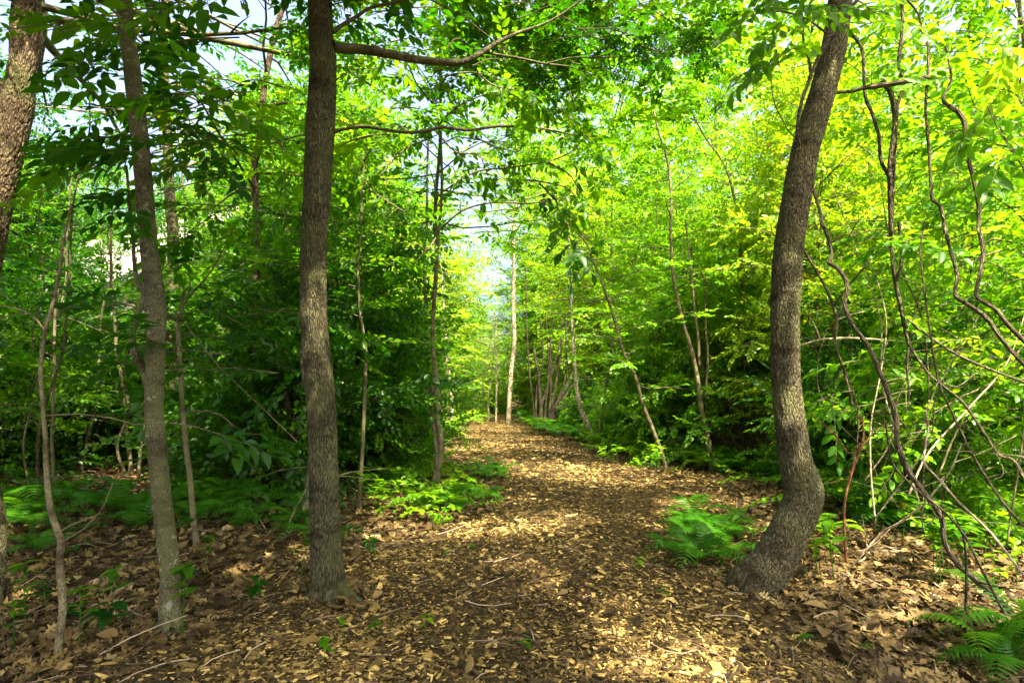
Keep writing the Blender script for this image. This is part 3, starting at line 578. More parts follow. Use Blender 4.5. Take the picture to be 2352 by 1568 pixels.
roots(eE, G(758, 1385), .11, ((-.25, .34), (3.5, .24), (-1.3, .22), (1.5, .3), (-2.3, .2)), 'bark_grey')
a = Acc(); limb1 = trace(C(2, [(-60, 300), (0, 315), (150, 325), (300, 352), (500, 392), (700, 410), (820, 398), (930, 340), (1010, 290), (1150, 220), (1300, 170), (1420, 110), (1560, 10), (1700, -120)]), dE, dE + .6)
tube(a, limb1, rads_of([30, 26, 24, 22, 19, 17, 15, 13, 12, 9, 7, 6, 5, 3], dE), 'bark_lichen', 10, 60, .03); tpart(eE, a, 'limb')
a = Acc(); tube(a, trace(C(2, [(930, 345), (1150, 380), (1340, 420), (1500, 440), (1700, 510)]), dE + .35, dE + .9), rads_of([7, 7, 6, 4, 2], dE), 'bark_lichen', 6, 24)
tube(a, trace(C(2, [(1340, 420), (1500, 380), (1700, 370), (1880, 300), (2000, 200)]), dE + .55, dE + .9), rads_of([5, 4, 4, 3, 1], dE), 'bark_lichen', 5, 20); tpart(eE, a, 'limb')
a = Acc(); tube(a, trace(C(2, [(-60, 210), (0, 170), (100, 110), (200, 50), (420, 0), (700, -120)]), dE, dE + .3), rads_of([14, 10, 9, 9, 8, 4], dE), 'bark_lichen', 8, 30, .03); tpart(eE, a, 'limb')
a = Acc(); tube(a, trace(C(2, [(-70, 880), (0, 852), (150, 835), (300, 855), (430, 870), (550, 860), (650, 838), (720, 840), (850, 855), (1000, 832), (1135, 828)]), dE, dE - .1), rads_of([13, 8, 7, 8, 8, 8, 8, 8, 7, 7, 6], dE), 'bark_lichen', 8, 60, .05)
o = tpart(eE, a, 'dead_branch'); o['label'] = 'bare broken off branch'
a = Acc()
crown(a, PE, RE_, .60, 46, 5.2, 'big', 'leaf_deep', 'bark_sap', 'flat', .12, 1.0, .30, carve=True)
tpart(eE, a, 'crown')
shade_canopy(eE, PE, 7500, -1.6, 1.0, 5.0, 6.5, 6.5, 9.5, 'big', 'leaf_deep')

# slim lichened trunk, left
dB = G(390, 1470)[1]
pB = trace([(285, 0), (302, 150), (322, 330), (335, 480), (345, 590), (357, 700), (357, 830), (354, 950), (366, 1100), (380, 1220), (390, 1330), (388, 1400), (394, 1470)], dB)
wB = rads_of([34, 36, 37, 38, 38, 43, 38, 37, 38, 40, 40, 44, 50], dB)
eB = tree('tree', 'slim grey trunk spotted with pale lichen, swollen where a side stem joins', G(394, 1470))
PB, RB = trunk(ext(pB, 3.5), [.02, .035] + wB, 'bark_lichen', eB, 400, 90, .024, (.5, .06, 3), 2.0, (18, .03))
a = Acc(); tube(a, trace([(350, 935), (332, 859), (306, 800), (304, 761), (322, 706), (332, 677), (315, 643), (308, 597), (306, 545), (301, 505), (290, 380)], dB, dB + .3), rads_of([18, 15, 14, 12, 13, 15, 11, 9, 8, 8, 6], dB), 'bark_lichen', 9, 50, .04); tpart(eB, a, 'side_stem')
a = Acc(); crown(a, PB, RB, .64, 22, 3.0, 'big', 'leaf_deep', 'bark_sap', 'flat', .10, .95, .26, carve=True, droop=.22); tpart(eB, a, 'crown')
shade_canopy(eB, PB, 3200, -5.5, 3.0, 4.5, 6.0, 5.5, 8.5, 'big', 'leaf_deep')

roots(eB, G(394, 1470), .07, ((-.4, .14), (3.3, .12), (-1.6, .1)), 'bark_lichen')
# curved right trunk
dF = G(1718, 1362)[1]
pF = trace([(1930, 0), (1899, 175), (1872, 270), (1848, 350), (1823, 490), (1808, 615), (1804, 755), (1805, 860), (1814, 965), (1826, 1050), (1836, 1090), (1846, 1130), (1834, 1172), (1806, 1229), (1770, 1292), (1722, 1352)], dF)
wF = rads_of([54, 58, 60, 60, 64, 64, 60, 60, 63, 68, 74, 80, 80, 82, 88, 98], dF)
eF = tree('tree', 'curved grey brown trunk bowed at its base, right of the path, a vine on it', G(1722, 1355))
PF, RF = trunk(ext(pF, 5.5), [.04, .065] + wF, 'bark_ridge', eF, 620, 132, .016, (.35, .08, 4), 3.0, (24, .085))
a = Acc(); crown(a, PF, RF, .66, 26, 4.0, 'big', 'leaf_mid', 'bark_sap', 'flat', .2, .95, .30, carve=True, amp=(2.2, 5.2)); tpart(eF, a, 'crown')
shade_canopy(eF, PF, 7000, 3.6, 0.6, 4.2, 5.6, 6.0, 8.5, 'big', 'leaf_mid')
a = Acc(); tube(a, trace(C(3, [(960, 620), (1040, 605), (1110, 600), (1180, 580), (1250, 570), (1400, 548), (1560, 520), (1640, 508)]), dF), rads_of([10, 9, 9, 11, 13, 12, 11, 9], dF), 'bark_vine', 9, 40, .07); o = tpart(eF, a, 'dead_branch'); o['label'] = 'short bare branch stub reaching right'
roots(eF, G(1722, 1352), .13, ((3.4, .32), (-2.2, .22), (-.9, .24), (.1, .2)), 'bark_ridge')
# climbing vine on it
def stem_thing(name, label, cat, cn, pts, widths, d0, d1=None, barkm='bark_vine', n=50, sides=7, rough=.06, more=(), leaves=None, group=None):
    d1 = d0 if d1 is None else d1
    p = trace(C(cn, pts) if cn else pts, d0, d1); w_ = np.interp(np.linspace(0, 1, len(pts)), np.linspace(0, 1, len(widths)), widths) * .64
    low = p[-1]; a = Acc(); tube(a, p, [pxr(v, (d0 + d1) / 2) for v in w_], barkm, sides, n, rough, seed=R.random() * 9)
    q, rq = smooth_path(p, [pxr(v, (d0 + d1) / 2) for v in w_], 60)
    for _ in range(int(3 + 1.6 * np.sum(np.linalg.norm(np.diff(q, axis=0), axis=1)) * 2)):
        k = int(R.integers(3, 57)); dd = R.normal(0, 1, 3); dd /= np.linalg.norm(dd); l2 = R.uniform(.08, .5); m_ = q[k] + dd * l2 * .5 + R.normal(0, .03, 3)
        tube(a, [q[k], m_, q[k] + dd * l2 + R.normal(0, .05, 3) + (0, 0, R.uniform(-.1, .1))], [rq[k] * .35, rq[k] * .22, .0012], barkm, 4, 8)
    e = empty(name, tuple(float(v) for v in low), label, cat, group); a.build('stem', e, off=np.array(e.location))
    for (cn2, pts2, w2, da, db) in more:
        a = Acc(); tube(a, trace(C(cn2, pts2), da, db), [pxr(v, (da + db) / 2) for v in np.linspace(w2[0], w2[1], len(pts2))], barkm, 5, 24, .04); a.build('side_branch', e, off=np.array(e.location))
    if leaves:
        kind, lm, cnt, scl, span = leaves; a = Acc(); q, _ = smooth_path(p, [1] * len(p), 60); i = R.integers(int(span[0] * 59), int(span[1] * 59) + 1, cnt)
        f = R.normal(0, 1, (cnt, 3)) * (1, 1, .35)
        place_sprays(a, kind, q[i], f, np.stack([R.normal(0, .4, cnt), R.normal(0, .4, cnt), np.ones(cnt)], -1), lm, scl)
        a.build('foliage', e, off=np.array(e.location))
    return e
stem_thing('climbing_vine', 'dark woody vine clinging to the left side of the curved trunk', 'vine', 3, [(1190, -60), (1130, 20), (1060, 90), (985, 200), (940, 290), (905, 350), (850, 470), (820, 560), (790, 640), (765, 740), (752, 860), (770, 960)], [13, 14, 15, 15, 13, 13, 12, 8], dF - .10, dF - .16, 'bark_vine',
           more=[(3, [(950, 225), (880, 170), (800, 120), (650, 75), (520, 85), (400, 120), (300, 190), (170, 300)], (6, 2), dF - .1, dF), (3, [(835, 470), (830, 400), (790, 250), (800, 150)], (8, 3), dF - .1, dF - .1),
                 (3, [(740, 910), (690, 850), (610, 700), (585, 560), (600, 430), (740, 240)], (3, 2), dF, dF)])
V = 'bark_vine'
def vine(label, cn, pts, w_, d0, d1=None, name='hanging_vine', cat='vine', barkm=V, more=(), leaves=None, n=60):
    return stem_thing(name, label, cat, cn, pts, w_, d0, d1, barkm, n, 7, .06, more, leaves)
def j(*segs):
    out = []
    for cn, pts in segs: out += C(cn, pts)
    return out
vine('thick snaking vine looping from the curved trunk down to the ground at lower right', 0, j((3, [(840, 1190), (880, 1320), (910, 1420)]), (6, [(910, 0), (960, 120), (975, 230), (955, 265), (1000, 290), (1060, 360), (1080, 450), (1060, 540), (1110, 670), (1200, 790), (1270, 930), (1340, 1100), (1400, 1280)]), (9, [(1410, 0), (1480, 170), (1600, 340), (1700, 480), (1720, 640), (1800, 780), (1900, 870), (2050, 1000), (2160, 1110)])), [11, 14, 15, 15, 14, 16, 17, 18, 18, 20], dF + .1, 3.7, 'twisted_vine', n=110)
vine('pair of twisted vines hanging from the branch stub, left strand with knots', 0, j((3, [(1440, 0), (1442, 150), (1430, 300), (1415, 420), (1450, 560), (1410, 700), (1390, 1000), (1375, 1300), (1370, 1560)]), (6, [(1370, 100), (1380, 250), (1400, 400), (1430, 560), (1455, 700), (1480, 800), (1470, 950), (1490, 1140)])), [13, 13, 12, 14, 14, 16, 9, 6], 4.9, None,
     more=[(3, [(1310, 530), (1370, 620), (1395, 800), (1370, 1000), (1360, 1150), (1372, 1560)], (12, 12), 4.8, 4.8), (6, [(1420, 0), (1440, 250), (1405, 400), (1430, 560), (1470, 700)], (8, 8), 4.85, 4.85), (3, [(1080, 190), (1140, 260), (1180, 330), (1190, 480), (1200, 640), (1250, 760), (1290, 900), (1300, 1050), (1355, 1160)], (8, 8), 5.0, 4.85)], n=100)
vine('long vine kinked halfway that drops then arches right near the right edge', 0, j((3, [(1460, -20), (1550, 100), (1570, 200), (1610, 300), (1610, 500), (1595, 700), (1610, 900), (1630, 1200), (1640, 1310), (1690, 1350), (1720, 1500)]), (6, [(1725, 60), (1760, 200), (1800, 350), (1790, 485), (1900, 560), (2000, 640), (2100, 780), (2260, 960)])), [7, 9, 10, 11, 12, 13, 11, 13, 14, 13], 4.6, 4.0, n=100)
vine('gnarled dark vine with a knotted elbow high at the right edge', 0, j((3, [(1730, 300), (1760, 520), (1715, 620), (1720, 680), (1800, 730), (1850, 820), (1850, 950), (1900, 1150), (1940, 1350), (1940, 1500)]), (6, [(1945, 60), (1970, 200), (1950, 350), (1930, 490), (2050, 570), (2140, 680), (2260, 800)])), [9, 10, 18, 16, 13, 13, 13, 12, 14, 14], 4.4, 3.9, n=100)
vine('thin straight vine crossing down to the right edge in front of the ferns', 0, j((6, [(1590, 0), (1560, 180), (1580, 400), (1620, 700), (1680, 1050), (1790, 1300), (1890, 1510)]), (9, [(1860, 0), (1990, 220), (2130, 420), (2260, 560)])), [7, 7, 7, 7, 8, 8, 7], 3.9, 3.2)
vine('olive vine sloping from the twisted pair across to the right edge', 6, [(1480, 640), (1600, 740), (1800, 870), (2000, 960), (2260, 1060)], [10, 10, 9, 8], 4.8, 4.2)
vine('brown vine sloping steeply from the twisted pair to the fern bed', 0, j((6, [(1480, 800), (1600, 980), (1700, 1070), (1850, 1200), (2000, 1420), (2080, 1530)]), (9, [(2180, 120), (2290, 330)])), [9, 9, 10, 10, 9], 4.8, 4.2)
vine('upright grey stem just right of the curved trunk ending in green saplings', 6, [(775, 150), (870, 310), (960, 480), (1010, 650), (1000, 800), (1060, 980), (1115, 1210)], [8, 8, 10, 11, 10, 9], 5.2, 5.2, 'bare_stem', 'stem', more=[(6, [(985, 560), (1080, 430), (1200, 290), (1340, 110), (1420, 40)], (6, 3), 5.2, 4.9)])
vine('sunlit pale dead branch arching sideways behind the curved trunk', 6, [(1460, 785), (1250, 768), (1080, 760), (980, 765), (900, 772), (760, 812)], [3, 6, 6, 6, 7, 7], 5.6, 5.4, 'dead_branch', 'branch', 'deadwood', more=[(6, [(902, 768), (870, 690), (828, 608)], (5, 2), 5.4, 5.4), (6, [(1020, 640), (1100, 610), (1190, 588)], (3, 2), 5.5, 5.6)])
vine('pale forked sapling stem rising left of the vines at lower right', 0, j((6, [(1960, 960), (1800, 1080), (1690, 1040), (1640, 1150), (1600, 1240), (1612, 1350), (1592, 1480)]), (9, [(1590, 130), (1700, 250), (1800, 370), (2000, 560), (2130, 720), (2260, 890)])), [2, 3, 4, 5, 7, 8, 8, 8, 8], 3.6, 3.0, 'bare_stem', 'stem', 'deadwood')
vine('cream coloured dead stick leaning diagonally right of the curved trunk', 9, [(1830, 0), (1750, 180), (1620, 350), (1500, 460), (1400, 530), (1300, 590), (1110, 800)], [4, 5, 6, 7, 8, 9, 6], 4.0, 4.6, 'leaning_stick', 'stick', 'deadwood')
vine('reddish brown upright stem beside the cream leaning stick', 9, [(1180, -180), (1180, 0), (1110, 180), (1065, 370), (1060, 560), (1075, 780)], [6, 8, 9, 9, 8], 4.7, 4.7, 'bare_stem', 'stem', 'bark_red', more=[(9, [(1180, 0), (1090, 60), (1000, -60), (830, -200)], (5, 2), 4.7, 4.9), (9, [(1175, 20), (1260, -80), (1330, -120)], (4, 2), 4.7, 4.7)])
vine('grey green vine hanging in a low loop just left of the snaking vine', 9, [(1330, -160), (1350, 0), (1380, 130), (1500, 270), (1700, 430), (1850, 600), (1950, 800), (2110, 1110)], [6, 7, 8, 8, 8, 8], 3.5, 3.2)
vine('short upright peg of vine dropping to the litter at lower right', 9, [(1790, 480), (1850, 640), (1862, 900), (1855, 1095)], [4, 8, 8, 7], 3.3, 3.3)
for lb, pts, w_, d in (('greenish fallen branch lying below the curved trunk pointing lower right', [(1260, 930), (1330, 1070), (1420, 1160), (1560, 1260), (1800, 1440)], (8, 3), 3.2), ('pale straight fallen branch lying across the right edge', [(1640, 1130), (1850, 1155), (2100, 1170)], (5, 7), 3.1),
                       ('thin crooked stick lying on the litter above the pale fallen branch', [(1430, 740), (1250, 750), (1180, 790), (1120, 800)], (6, 3), 4.2), ('dark mossy fallen stick in the chips at bottom right', [(690, 1225), (780, 1245), (860, 1250)], (9, 6), 3.2), ('thin fallen branch lying dark against the lower right litter', [(1200, 1420), (1350, 1410), (1500, 1400)], (6, 2), 2.9)):
    p = []
    for (x, y) in C(9, pts): g = G(x, y); g[2] = float(gh(g[0], g[1])) + .025; p.append(g)
    a = Acc(); tube(a, p, [pxr(v, d) for v in np.linspace(w_[0], w_[1], len(p))], 'bark_vine' if 'green' in lb or 'dark' in lb else 'deadwood', 6, 24, .08)
    tag(a.build('fallen_branch', off=p[0]), lb, 'branch')
# thin random thicket of bare stems at the right
for i in range(12):
    d = R.uniform(4.2, 6.5); x0 = R.uniform(1880, 2340); y0 = R.uniform(1080, 1280); xx = [x0]; yy_ = [y0]
    dx = R.uniform(-150, 110); sp_ = R.uniform(60, 170); pts = [(x0 - dx * k * .5 + 25 * math.sin(i * 2 + k * 1.2) + R.normal(0, 9), y0 - k * sp_) for k in range(6)]
    p = trace(pts[::-1], d, d); a = Acc(); tube(a, p, np.linspace(pxr(2.0, d), pxr(R.uniform(3, 6), d), len(p)), ['bark_vine', 'bark_sap', 'deadwood'][i % 3], 5, 30, .05)
    tag(a.build('bare_stem', off=p[-1]), 'thin bare stem tangled among the vines right of the curved trunk', 'stem', 'thin bare stems among the vines')

# big rough trunk, upper left, forked
dA = 7.0
eA = tree('tree', 'thick rough barked forked tree at the far left edge', P(-120, 1290, dA))
pA = trace([(70, -260), (62, -60), (60, 40), (58, 120), (45, 200), (28, 290), (8, 380), (-15, 480), (-55, 700), (-95, 950), (-120, 1180), (-125, 1295)], dA)
PA, RA = trunk(pA, [q * .84 for q in rads_of([40, 60, 70, 72, 74, 76, 74, 76, 84, 90, 95, 110], dA)], 'bark_rough', eA, 400, 120, .04, (.4, .3, 4), 4, (20, .14))
a = Acc(); tube(a, trace([(28, 262), (0, 225), (-50, 120), (-90, 0), (-110, -150)], dA), rads_of([46, 44, 40, 34, 24], dA), 'bark_rough', 14, 30, .04); tpart(eA, a, 'limb')
a = Acc(); crown(a, PA, RA, .80, 22, 5.5, 'big', 'leaf_deep', 'bark_sap', 'flat', .2, 1.1, .4, carve=True); tpart(eA, a, 'crown')
shade_canopy(eA, PA, 2400, -9, 4.0, 5, 6.0, 7.5, 11, 'big', 'leaf_deep', 1.2)

def simple_tree(label, pts, widths, barkm, base_px, name='tree', d=None, top=0, nb=0, Lm=2, kind='mid', leafm='leaf_mid', h0=.5, extra=(), shape='flat', n=70, sides=14, carve=False, scl=1., spacing=.2, group=None, flare=(.4, .1, 3), hmax=1., up=.25, rough=.025):
    g = G(*base_px); d = g[1] if d is None else d
    p = trace(pts, d); w_ = np.interp(np.linspace(0, 1, len(pts)), np.linspace(0, 1, len(widths)), widths); r_ = [pxr(v, d) for v in w_]
    if d != g[1]: g = np.array((p[-1][0], d, 0.0)); p.append(g); r_.append(r_[-1])
    if top: p = ext(p, top); r_ = [r_[0] * .3, r_[0] * .65] + r_
    e = tree(name, label, (g[0], g[1], float(gh(g[0], g[1]))), group); PP, RR = trunk(p, r_, barkm, e, n, sides, rough, flare, R.random() * 9)
    for (pts2, w2) in extra:
        a = Acc(); tube(a, trace(pts2, d), [pxr(v, d) for v in np.linspace(w2[0], w2[1], len(pts2))], barkm, 8, 40, .03); tpart(e, a, 'limb')
    if nb: a = Acc(); crown(a, PP, RR, h0, nb, Lm, kind, leafm, 'bark_sap', shape, up, scl, spacing, carve=carve, hmax=hmax); tpart(e, a, 'crown')
    return e, PP, RR, d
eG, GP, _, _ = simple_tree('twin stemmed tree standing at the left side of the path centre', C(2, [(650, 560), (655, 830), (640, 1050), (620, 1300), (612, 1500)]) + C(5, [(620, 40), (625, 200), (618, 400), (604, 600), (600, 800), (612, 950), (628, 1050), (625, 1200), (632, 1330), (655, 1450)]) + [(1000, 1122)], [7, 8, 9, 10, 10, 10, 12, 13, 15], 'bark_sap', (1003, 1122), top=3, nb=30, Lm=2.4, kind='big', leafm='leaf_mid', h0=.45, shape='flat',
            extra=[(C(2, [(640, 830), (655, 1000), (660, 1200), (652, 1400)]) + C(5, [(640, 0), (632, 150), (622, 320), (606, 500)]), (6, 9)), (C(5, [(600, 1000), (600, 1200), (612, 1400), (630, 1540), (615, 1700)]), (10, 15)), (C(2, [(640, 830), (610, 640), (560, 520), (490, 420)]), (5, 2))], carve=True, spacing=.24)
simple_tree('dark straight pole like trunk just left of the twin stemmed tree', C(2, [(572, 880), (565, 1100), (560, 1480)]) + C(5, [(548, 120), (545, 300), (560, 700), (570, 1000), (575, 1300), (578, 1540)]), [5, 6, 7, 8, 9, 10], 'bark_dark', (986, 1049), nb=10, Lm=1.2, h0=.8)
simple_tree('thin pale sapling left of the path in front of the dark brush', C(2, [(180, 880), (160, 1000), (135, 1250), (130, 1500)]) + C(5, [(110, 260), (120, 550), (140, 700), (160, 850), (157, 1050), (148, 1250), (138, 1500)]) + [(824, 1169)], [4, 5, 6, 7, 8, 9], 'bark_sap', (824, 1169), nb=16, Lm=1.3, kind='big', leafm='leaf_mid', h0=.45, carve=False)
simple_tree('bare crooked sapling with a forked twig left of the twin stemmed tree', C(5, [(430, 820), (365, 920), (345, 1130), (300, 1330), (262, 1560)]) + [(868, 1100)], [2, 3, 4, 4], 'deadwood', (868, 1100), name='dead_sapling', extra=[(C(5, [(342, 1140), (420, 1140), (465, 1110), (492, 1070)]), (3, 1))])
simple_tree('tall pale birch with a white sunlit trunk at the far bend of path', C(2, [(1180, 480), (1160, 700), (1150, 1000), (1140, 1400)]) + C(5, [(1128, 100), (1132, 300), (1130, 600), (1135, 800), (1112, 1000), (1100, 1250), (1098, 1330)]), [5, 6, 8, 9, 9, 10, 12], 'bark_pale', (1168, 978), nb=80, Lm=3.0, kind='far', leafm='leaf_gold', h0=.45, shape='dome', up=.5, spacing=.22, scl=1.1, top=3)
simple_tree('leaning pale trunk sunlit at its base on the right edge of the path', C(5, [(1490, 100), (1495, 200), (1500, 350), (1510, 550), (1520, 750), (1535, 950), (1545, 1100), (1575, 1230), (1610, 1320), (1640, 1400), (1645, 1440)]), [5, 6, 7, 8, 9, 11, 14, 17], 'bark_pale', (1359, 1014), nb=16, Lm=1.8, leafm='leaf_bright', h0=.5)
simple_tree('long thin trunk leaning left with its foot in the ferns right of the path', C(5, [(1480, 0), (1600, 130), (1640, 230), (1700, 370), (1780, 600), (1850, 850), (1930, 1020), (1980, 1200), (2040, 1350), (2110, 1540)]) + [(1530, 1075)], [3, 5, 6, 7, 8, 9, 10], 'bark_sap', (1530, 1075), nb=18, Lm=1.8, leafm='leaf_bright', h0=.35)
simple_tree('thin dark stem behind the leaning pale trunk right of the path', C(2, [(1780, 560), (1782, 1000), (1775, 1400)]) + C(5, [(1775, 0), (1770, 300), (1762, 600), (1772, 850), (1742, 1050), (1712, 1250), (1690, 1440)]), [3, 4, 5, 5, 6, 7], 'bark_sap', (1376, 1016), nb=14, Lm=1.6, leafm='leaf_bright', h0=.3)
eM, MP, _, _ = simple_tree('very tall thin wavy trunk reaching the top of the picture right of centre', C(2, [(2000, 60), (2018, 200), (2030, 600), (2080, 850), (2140, 1050), (2165, 1300), (2160, 1560)]) + C(5, [(2165, 150), (2170, 300), (2200, 480), (2230, 620)]) + C(6, [(60, 850), (100, 1050), (125, 1250), (160, 1400)]) + [(1636, 1079)], [3, 4, 6, 7, 7, 8, 9, 11, 13], 'bark_sap', (1636, 1079), nb=20, Lm=1.9, leafm='leaf_bright', h0=.3,
            extra=[(C(6, [(20, 0), (40, 200), (60, 350), (80, 600), (100, 750), (110, 950)]), (4, 7)), (C(6, [(120, 330), (150, 420), (150, 650), (165, 900), (150, 1150)]), (4, 6))])
simple_tree('slender crooked trunk with sunlit upper stem at right of centre', C(3, [(40, 700), (150, 905), (250, 1040), (305, 1160), (345, 1330), (375, 1500)]) + C(6, [(380, 100), (390, 400), (400, 800), (420, 1200)]), [3, 5, 6, 7, 6, 6], 'bark_sap', (1700, 1010), nb=18, Lm=1.8, leafm='leaf_bright', h0=.3, d=12.5)
# left group
simple_tree('warm brown trunk with sunlit foot behind the lichened trunk', C(1, [(1090, -40), (1080, 150), (1075, 400), (1090, 700), (1100, 1000), (1120, 1400)]) + C(4, [(1130, 0), (1140, 400), (1130, 700), (1150, 1050), (1170, 1350)]) + [(418, 1088)], [18, 20, 22, 24, 26, 26], 'bark_ridge', (418, 1088), top=4, nb=26, Lm=4.2, kind='big', leafm='leaf_deep', h0=.45, carve=True, spacing=.34)
simple_tree('thin olive sapling with dead twigs between the lichened and straight trunks', C(4, [(1215, 430), (1190, 560), (1170, 700), (1180, 900), (1190, 1100), (1205, 1300)]) + C(7, [(1225, 60), (1245, 200), (1255, 330), (1275, 550), (1290, 680)]), [5, 8, 9, 10, 12, 12, 13], 'bark_sap', (451, 1257), nb=6, Lm=.9, kind='big', leafm='leaf_deep', h0=.5,
            extra=[(C(4, [(1190, 560), (1250, 480), (1400, 300), (1560, 0)]), (5, 3)), (C(4, [(1080, 540), (1180, 620), (1300, 780), (1450, 960), (1700, 1200), (1950, 1440)]), (3, 2))])
simple_tree('dark reddish trunk left of the straight furrowed trunk', C(1, [(1870, -20), (1810, 200), (1750, 480), (1720, 700), (1700, 950), (1670, 1100), (1690, 1450)]) + C(4, [(1680, 100), (1675, 350), (1665, 500), (1655, 750), (1680, 950), (1690, 1200), (1688, 1500)]) + [(590, 1120)], [12, 14, 16, 18, 19, 20, 20], 'bark_rough', (590, 1120), top=3, nb=28, Lm=3.6, kind='big', leafm='leaf_deep', h0=.4, carve=True, spacing=.32)
simple_tree('crooked pale sapling with a kinked base near the bottom left corner', C(4, [(470, -120), (410, 150), (390, 330), (340, 560), (300, 700), (280, 820), (268, 1000), (285, 1250), (300, 1450)]) + C(7, [(300, 50), (306, 180), (318, 330), (345, 480), (380, 570), (400, 640), (393, 800), (408, 960), (412, 1100), (395, 1250), (378, 1400)]), [5, 7, 9, 9, 10, 12, 14, 15, 15, 16], 'bark_sap', (133, 1509), nb=2, Lm=1.5, kind='big', leafm='leaf_deep', h0=.45, flare=(.2, .03, 3), spacing=.26,
            extra=[(C(7, [(400, 650), (480, 600), (560, 545), (650, 450), (700, 360), (740, 255)]), (4, 2)), (C(7, [(385, 590), (450, 540), (600, 480), (700, 440)]), (5, 2))])
simple_tree('thin grey pole sapling behind the crooked pale sapling', C(4, [(400, 250), (375, 480), (358, 700), (355, 1000), (345, 1300), (340, 1500)]) + C(7, [(345, 60), (350, 200), (362, 340)]), [5, 6, 7, 8, 8], 'bark_sap', (127, 1138), nb=8, Lm=1.2, kind='big', leafm='leaf_deep', h0=.5)
simple_tree('slender sunlit sapling with a zigzag stem at the left', C(4, [(730, -60), (728, 300), (735, 480), (755, 650), (765, 850), (790, 980), (810, 1100), (825, 1300), (848, 1520)]) + [(301, 1090)], [5, 6, 7, 7, 8, 10], 'bark_sap', (301, 1090), nb=3, Lm=1.4, kind='big', leafm='leaf_deep', h0=.55)
simple_tree('reddish trunk cut off by the left edge of the picture', [(-34, 600), (-20, 900), (-12, 1100), (2, 1180), (4, 1260), (-2, 1330), (-6, 1400)], [16, 18, 19, 20], 'bark_ridge', (-6, 1400))
# small trunks left of path at far end
simple_tree('pale crooked trunk in bright ferns left of the far path', C(5, [(690, 860), (700, 960), (705, 1060), (722, 1165)]), [7, 8, 9, 9], 'bark_pale', (1036, 960), d=24, top=4, nb=20, Lm=2, leafm='leaf_gold', h0=.3)
simple_tree('short brown sapling leaning in front of the bright ferns left of the path', C(5, [(680, 1000), (690, 1150), (702, 1250), (715, 1345)]), [4, 4, 5, 6], 'bark_sap', (1034, 980), nb=12, Lm=1.2, leafm='leaf_mid', h0=.5, top=1.5)
for i, (lb, pts) in enumerate((('arching forked trunk leaning left over the far path', [(740, 930), (800, 960), (850, 1080), (890, 1190)]), ('straight slim pale sapling at the far end of the path', [(965, 850), (940, 930), (930, 1100), (925, 1180)]), ('second slim pale sapling at the far end, tilted right', [(1010, 790), (985, 1000), (965, 1170)]), ('slim sapling just left of the far birch', [(1010, 780), (1020, 1000), (1015, 1220)]))):
    simple_tree(lb, C(5, pts), [3, 3.5, 5], 'bark_pale', (1100, 950), d=33 - i, top=1.5, nb=20, Lm=1.8, leafm='leaf_gold', h0=.35, n=30, sides=8)
shade_canopy(eG, GP, 2800, 1.2, 6.8, 3.4, 3.6, 5.8, 9.5, 'big', 'leaf_mid', 1.1, True)
shade_canopy(eM, MP, 3000, 2.8, 13.0, 3.6, 5.6, 7.6, 10.5, 'mid', 'leaf_mid', 1.5, True)
# many stemmed dark clump
eC = tree('shrub', 'clump of many dark upright stems fanning out beside the birch', (P(1252, 940, 22)[0], 22, 0), cat='shrub')
for pts, w_ in (([(1160, 300), (1165, 650), (1180, 950), (1210, 1240)], (3, 6)), ([(1210, 820), (1240, 1000), (1255, 1200), (1262, 1300)], (8, 10)), ([(1290, 600), (1310, 950), (1290, 1200), (1280, 1320)], (4, 7)), ([(1405, 620), (1385, 900), (1340, 1150), (1320, 1320)], (5, 9)), ([(1425, 600), (1420, 1000), (1370, 1180), (1330, 1320)], (4, 9)), ([(1390, 760), (1330, 1000), (1262, 1200), (1250, 1320)], (4, 8)), ([(1470, 980), (1420, 1100), (1350, 1220), (1330, 1330)], (8, 14)), ([(1350, 500), (1320, 800), (1325, 1050), (1310, 1320)], (3, 6)), ([(1240, 500), (1270, 900), (1230, 1100), (1225, 1320)], (3, 5)), ([(1900, 1050), (1700, 1048), (1550, 1035), (1480, 1060), (1400, 1180), (1345, 1330)], (3, 10))):
    a = Acc(); pp = [q + np.array((.3, 0, 0)) for q in trace(C(5, pts), 22)]; pp.append(np.array((pp[-1][0], 22, -.05))); tube(a, pp, [pxr(v, 22) for v in np.linspace(w_[0] * .8, w_[1] * .95, len(pp))], 'bark_dark', 7, 30, .05); tpart(eC, a, 'stem')

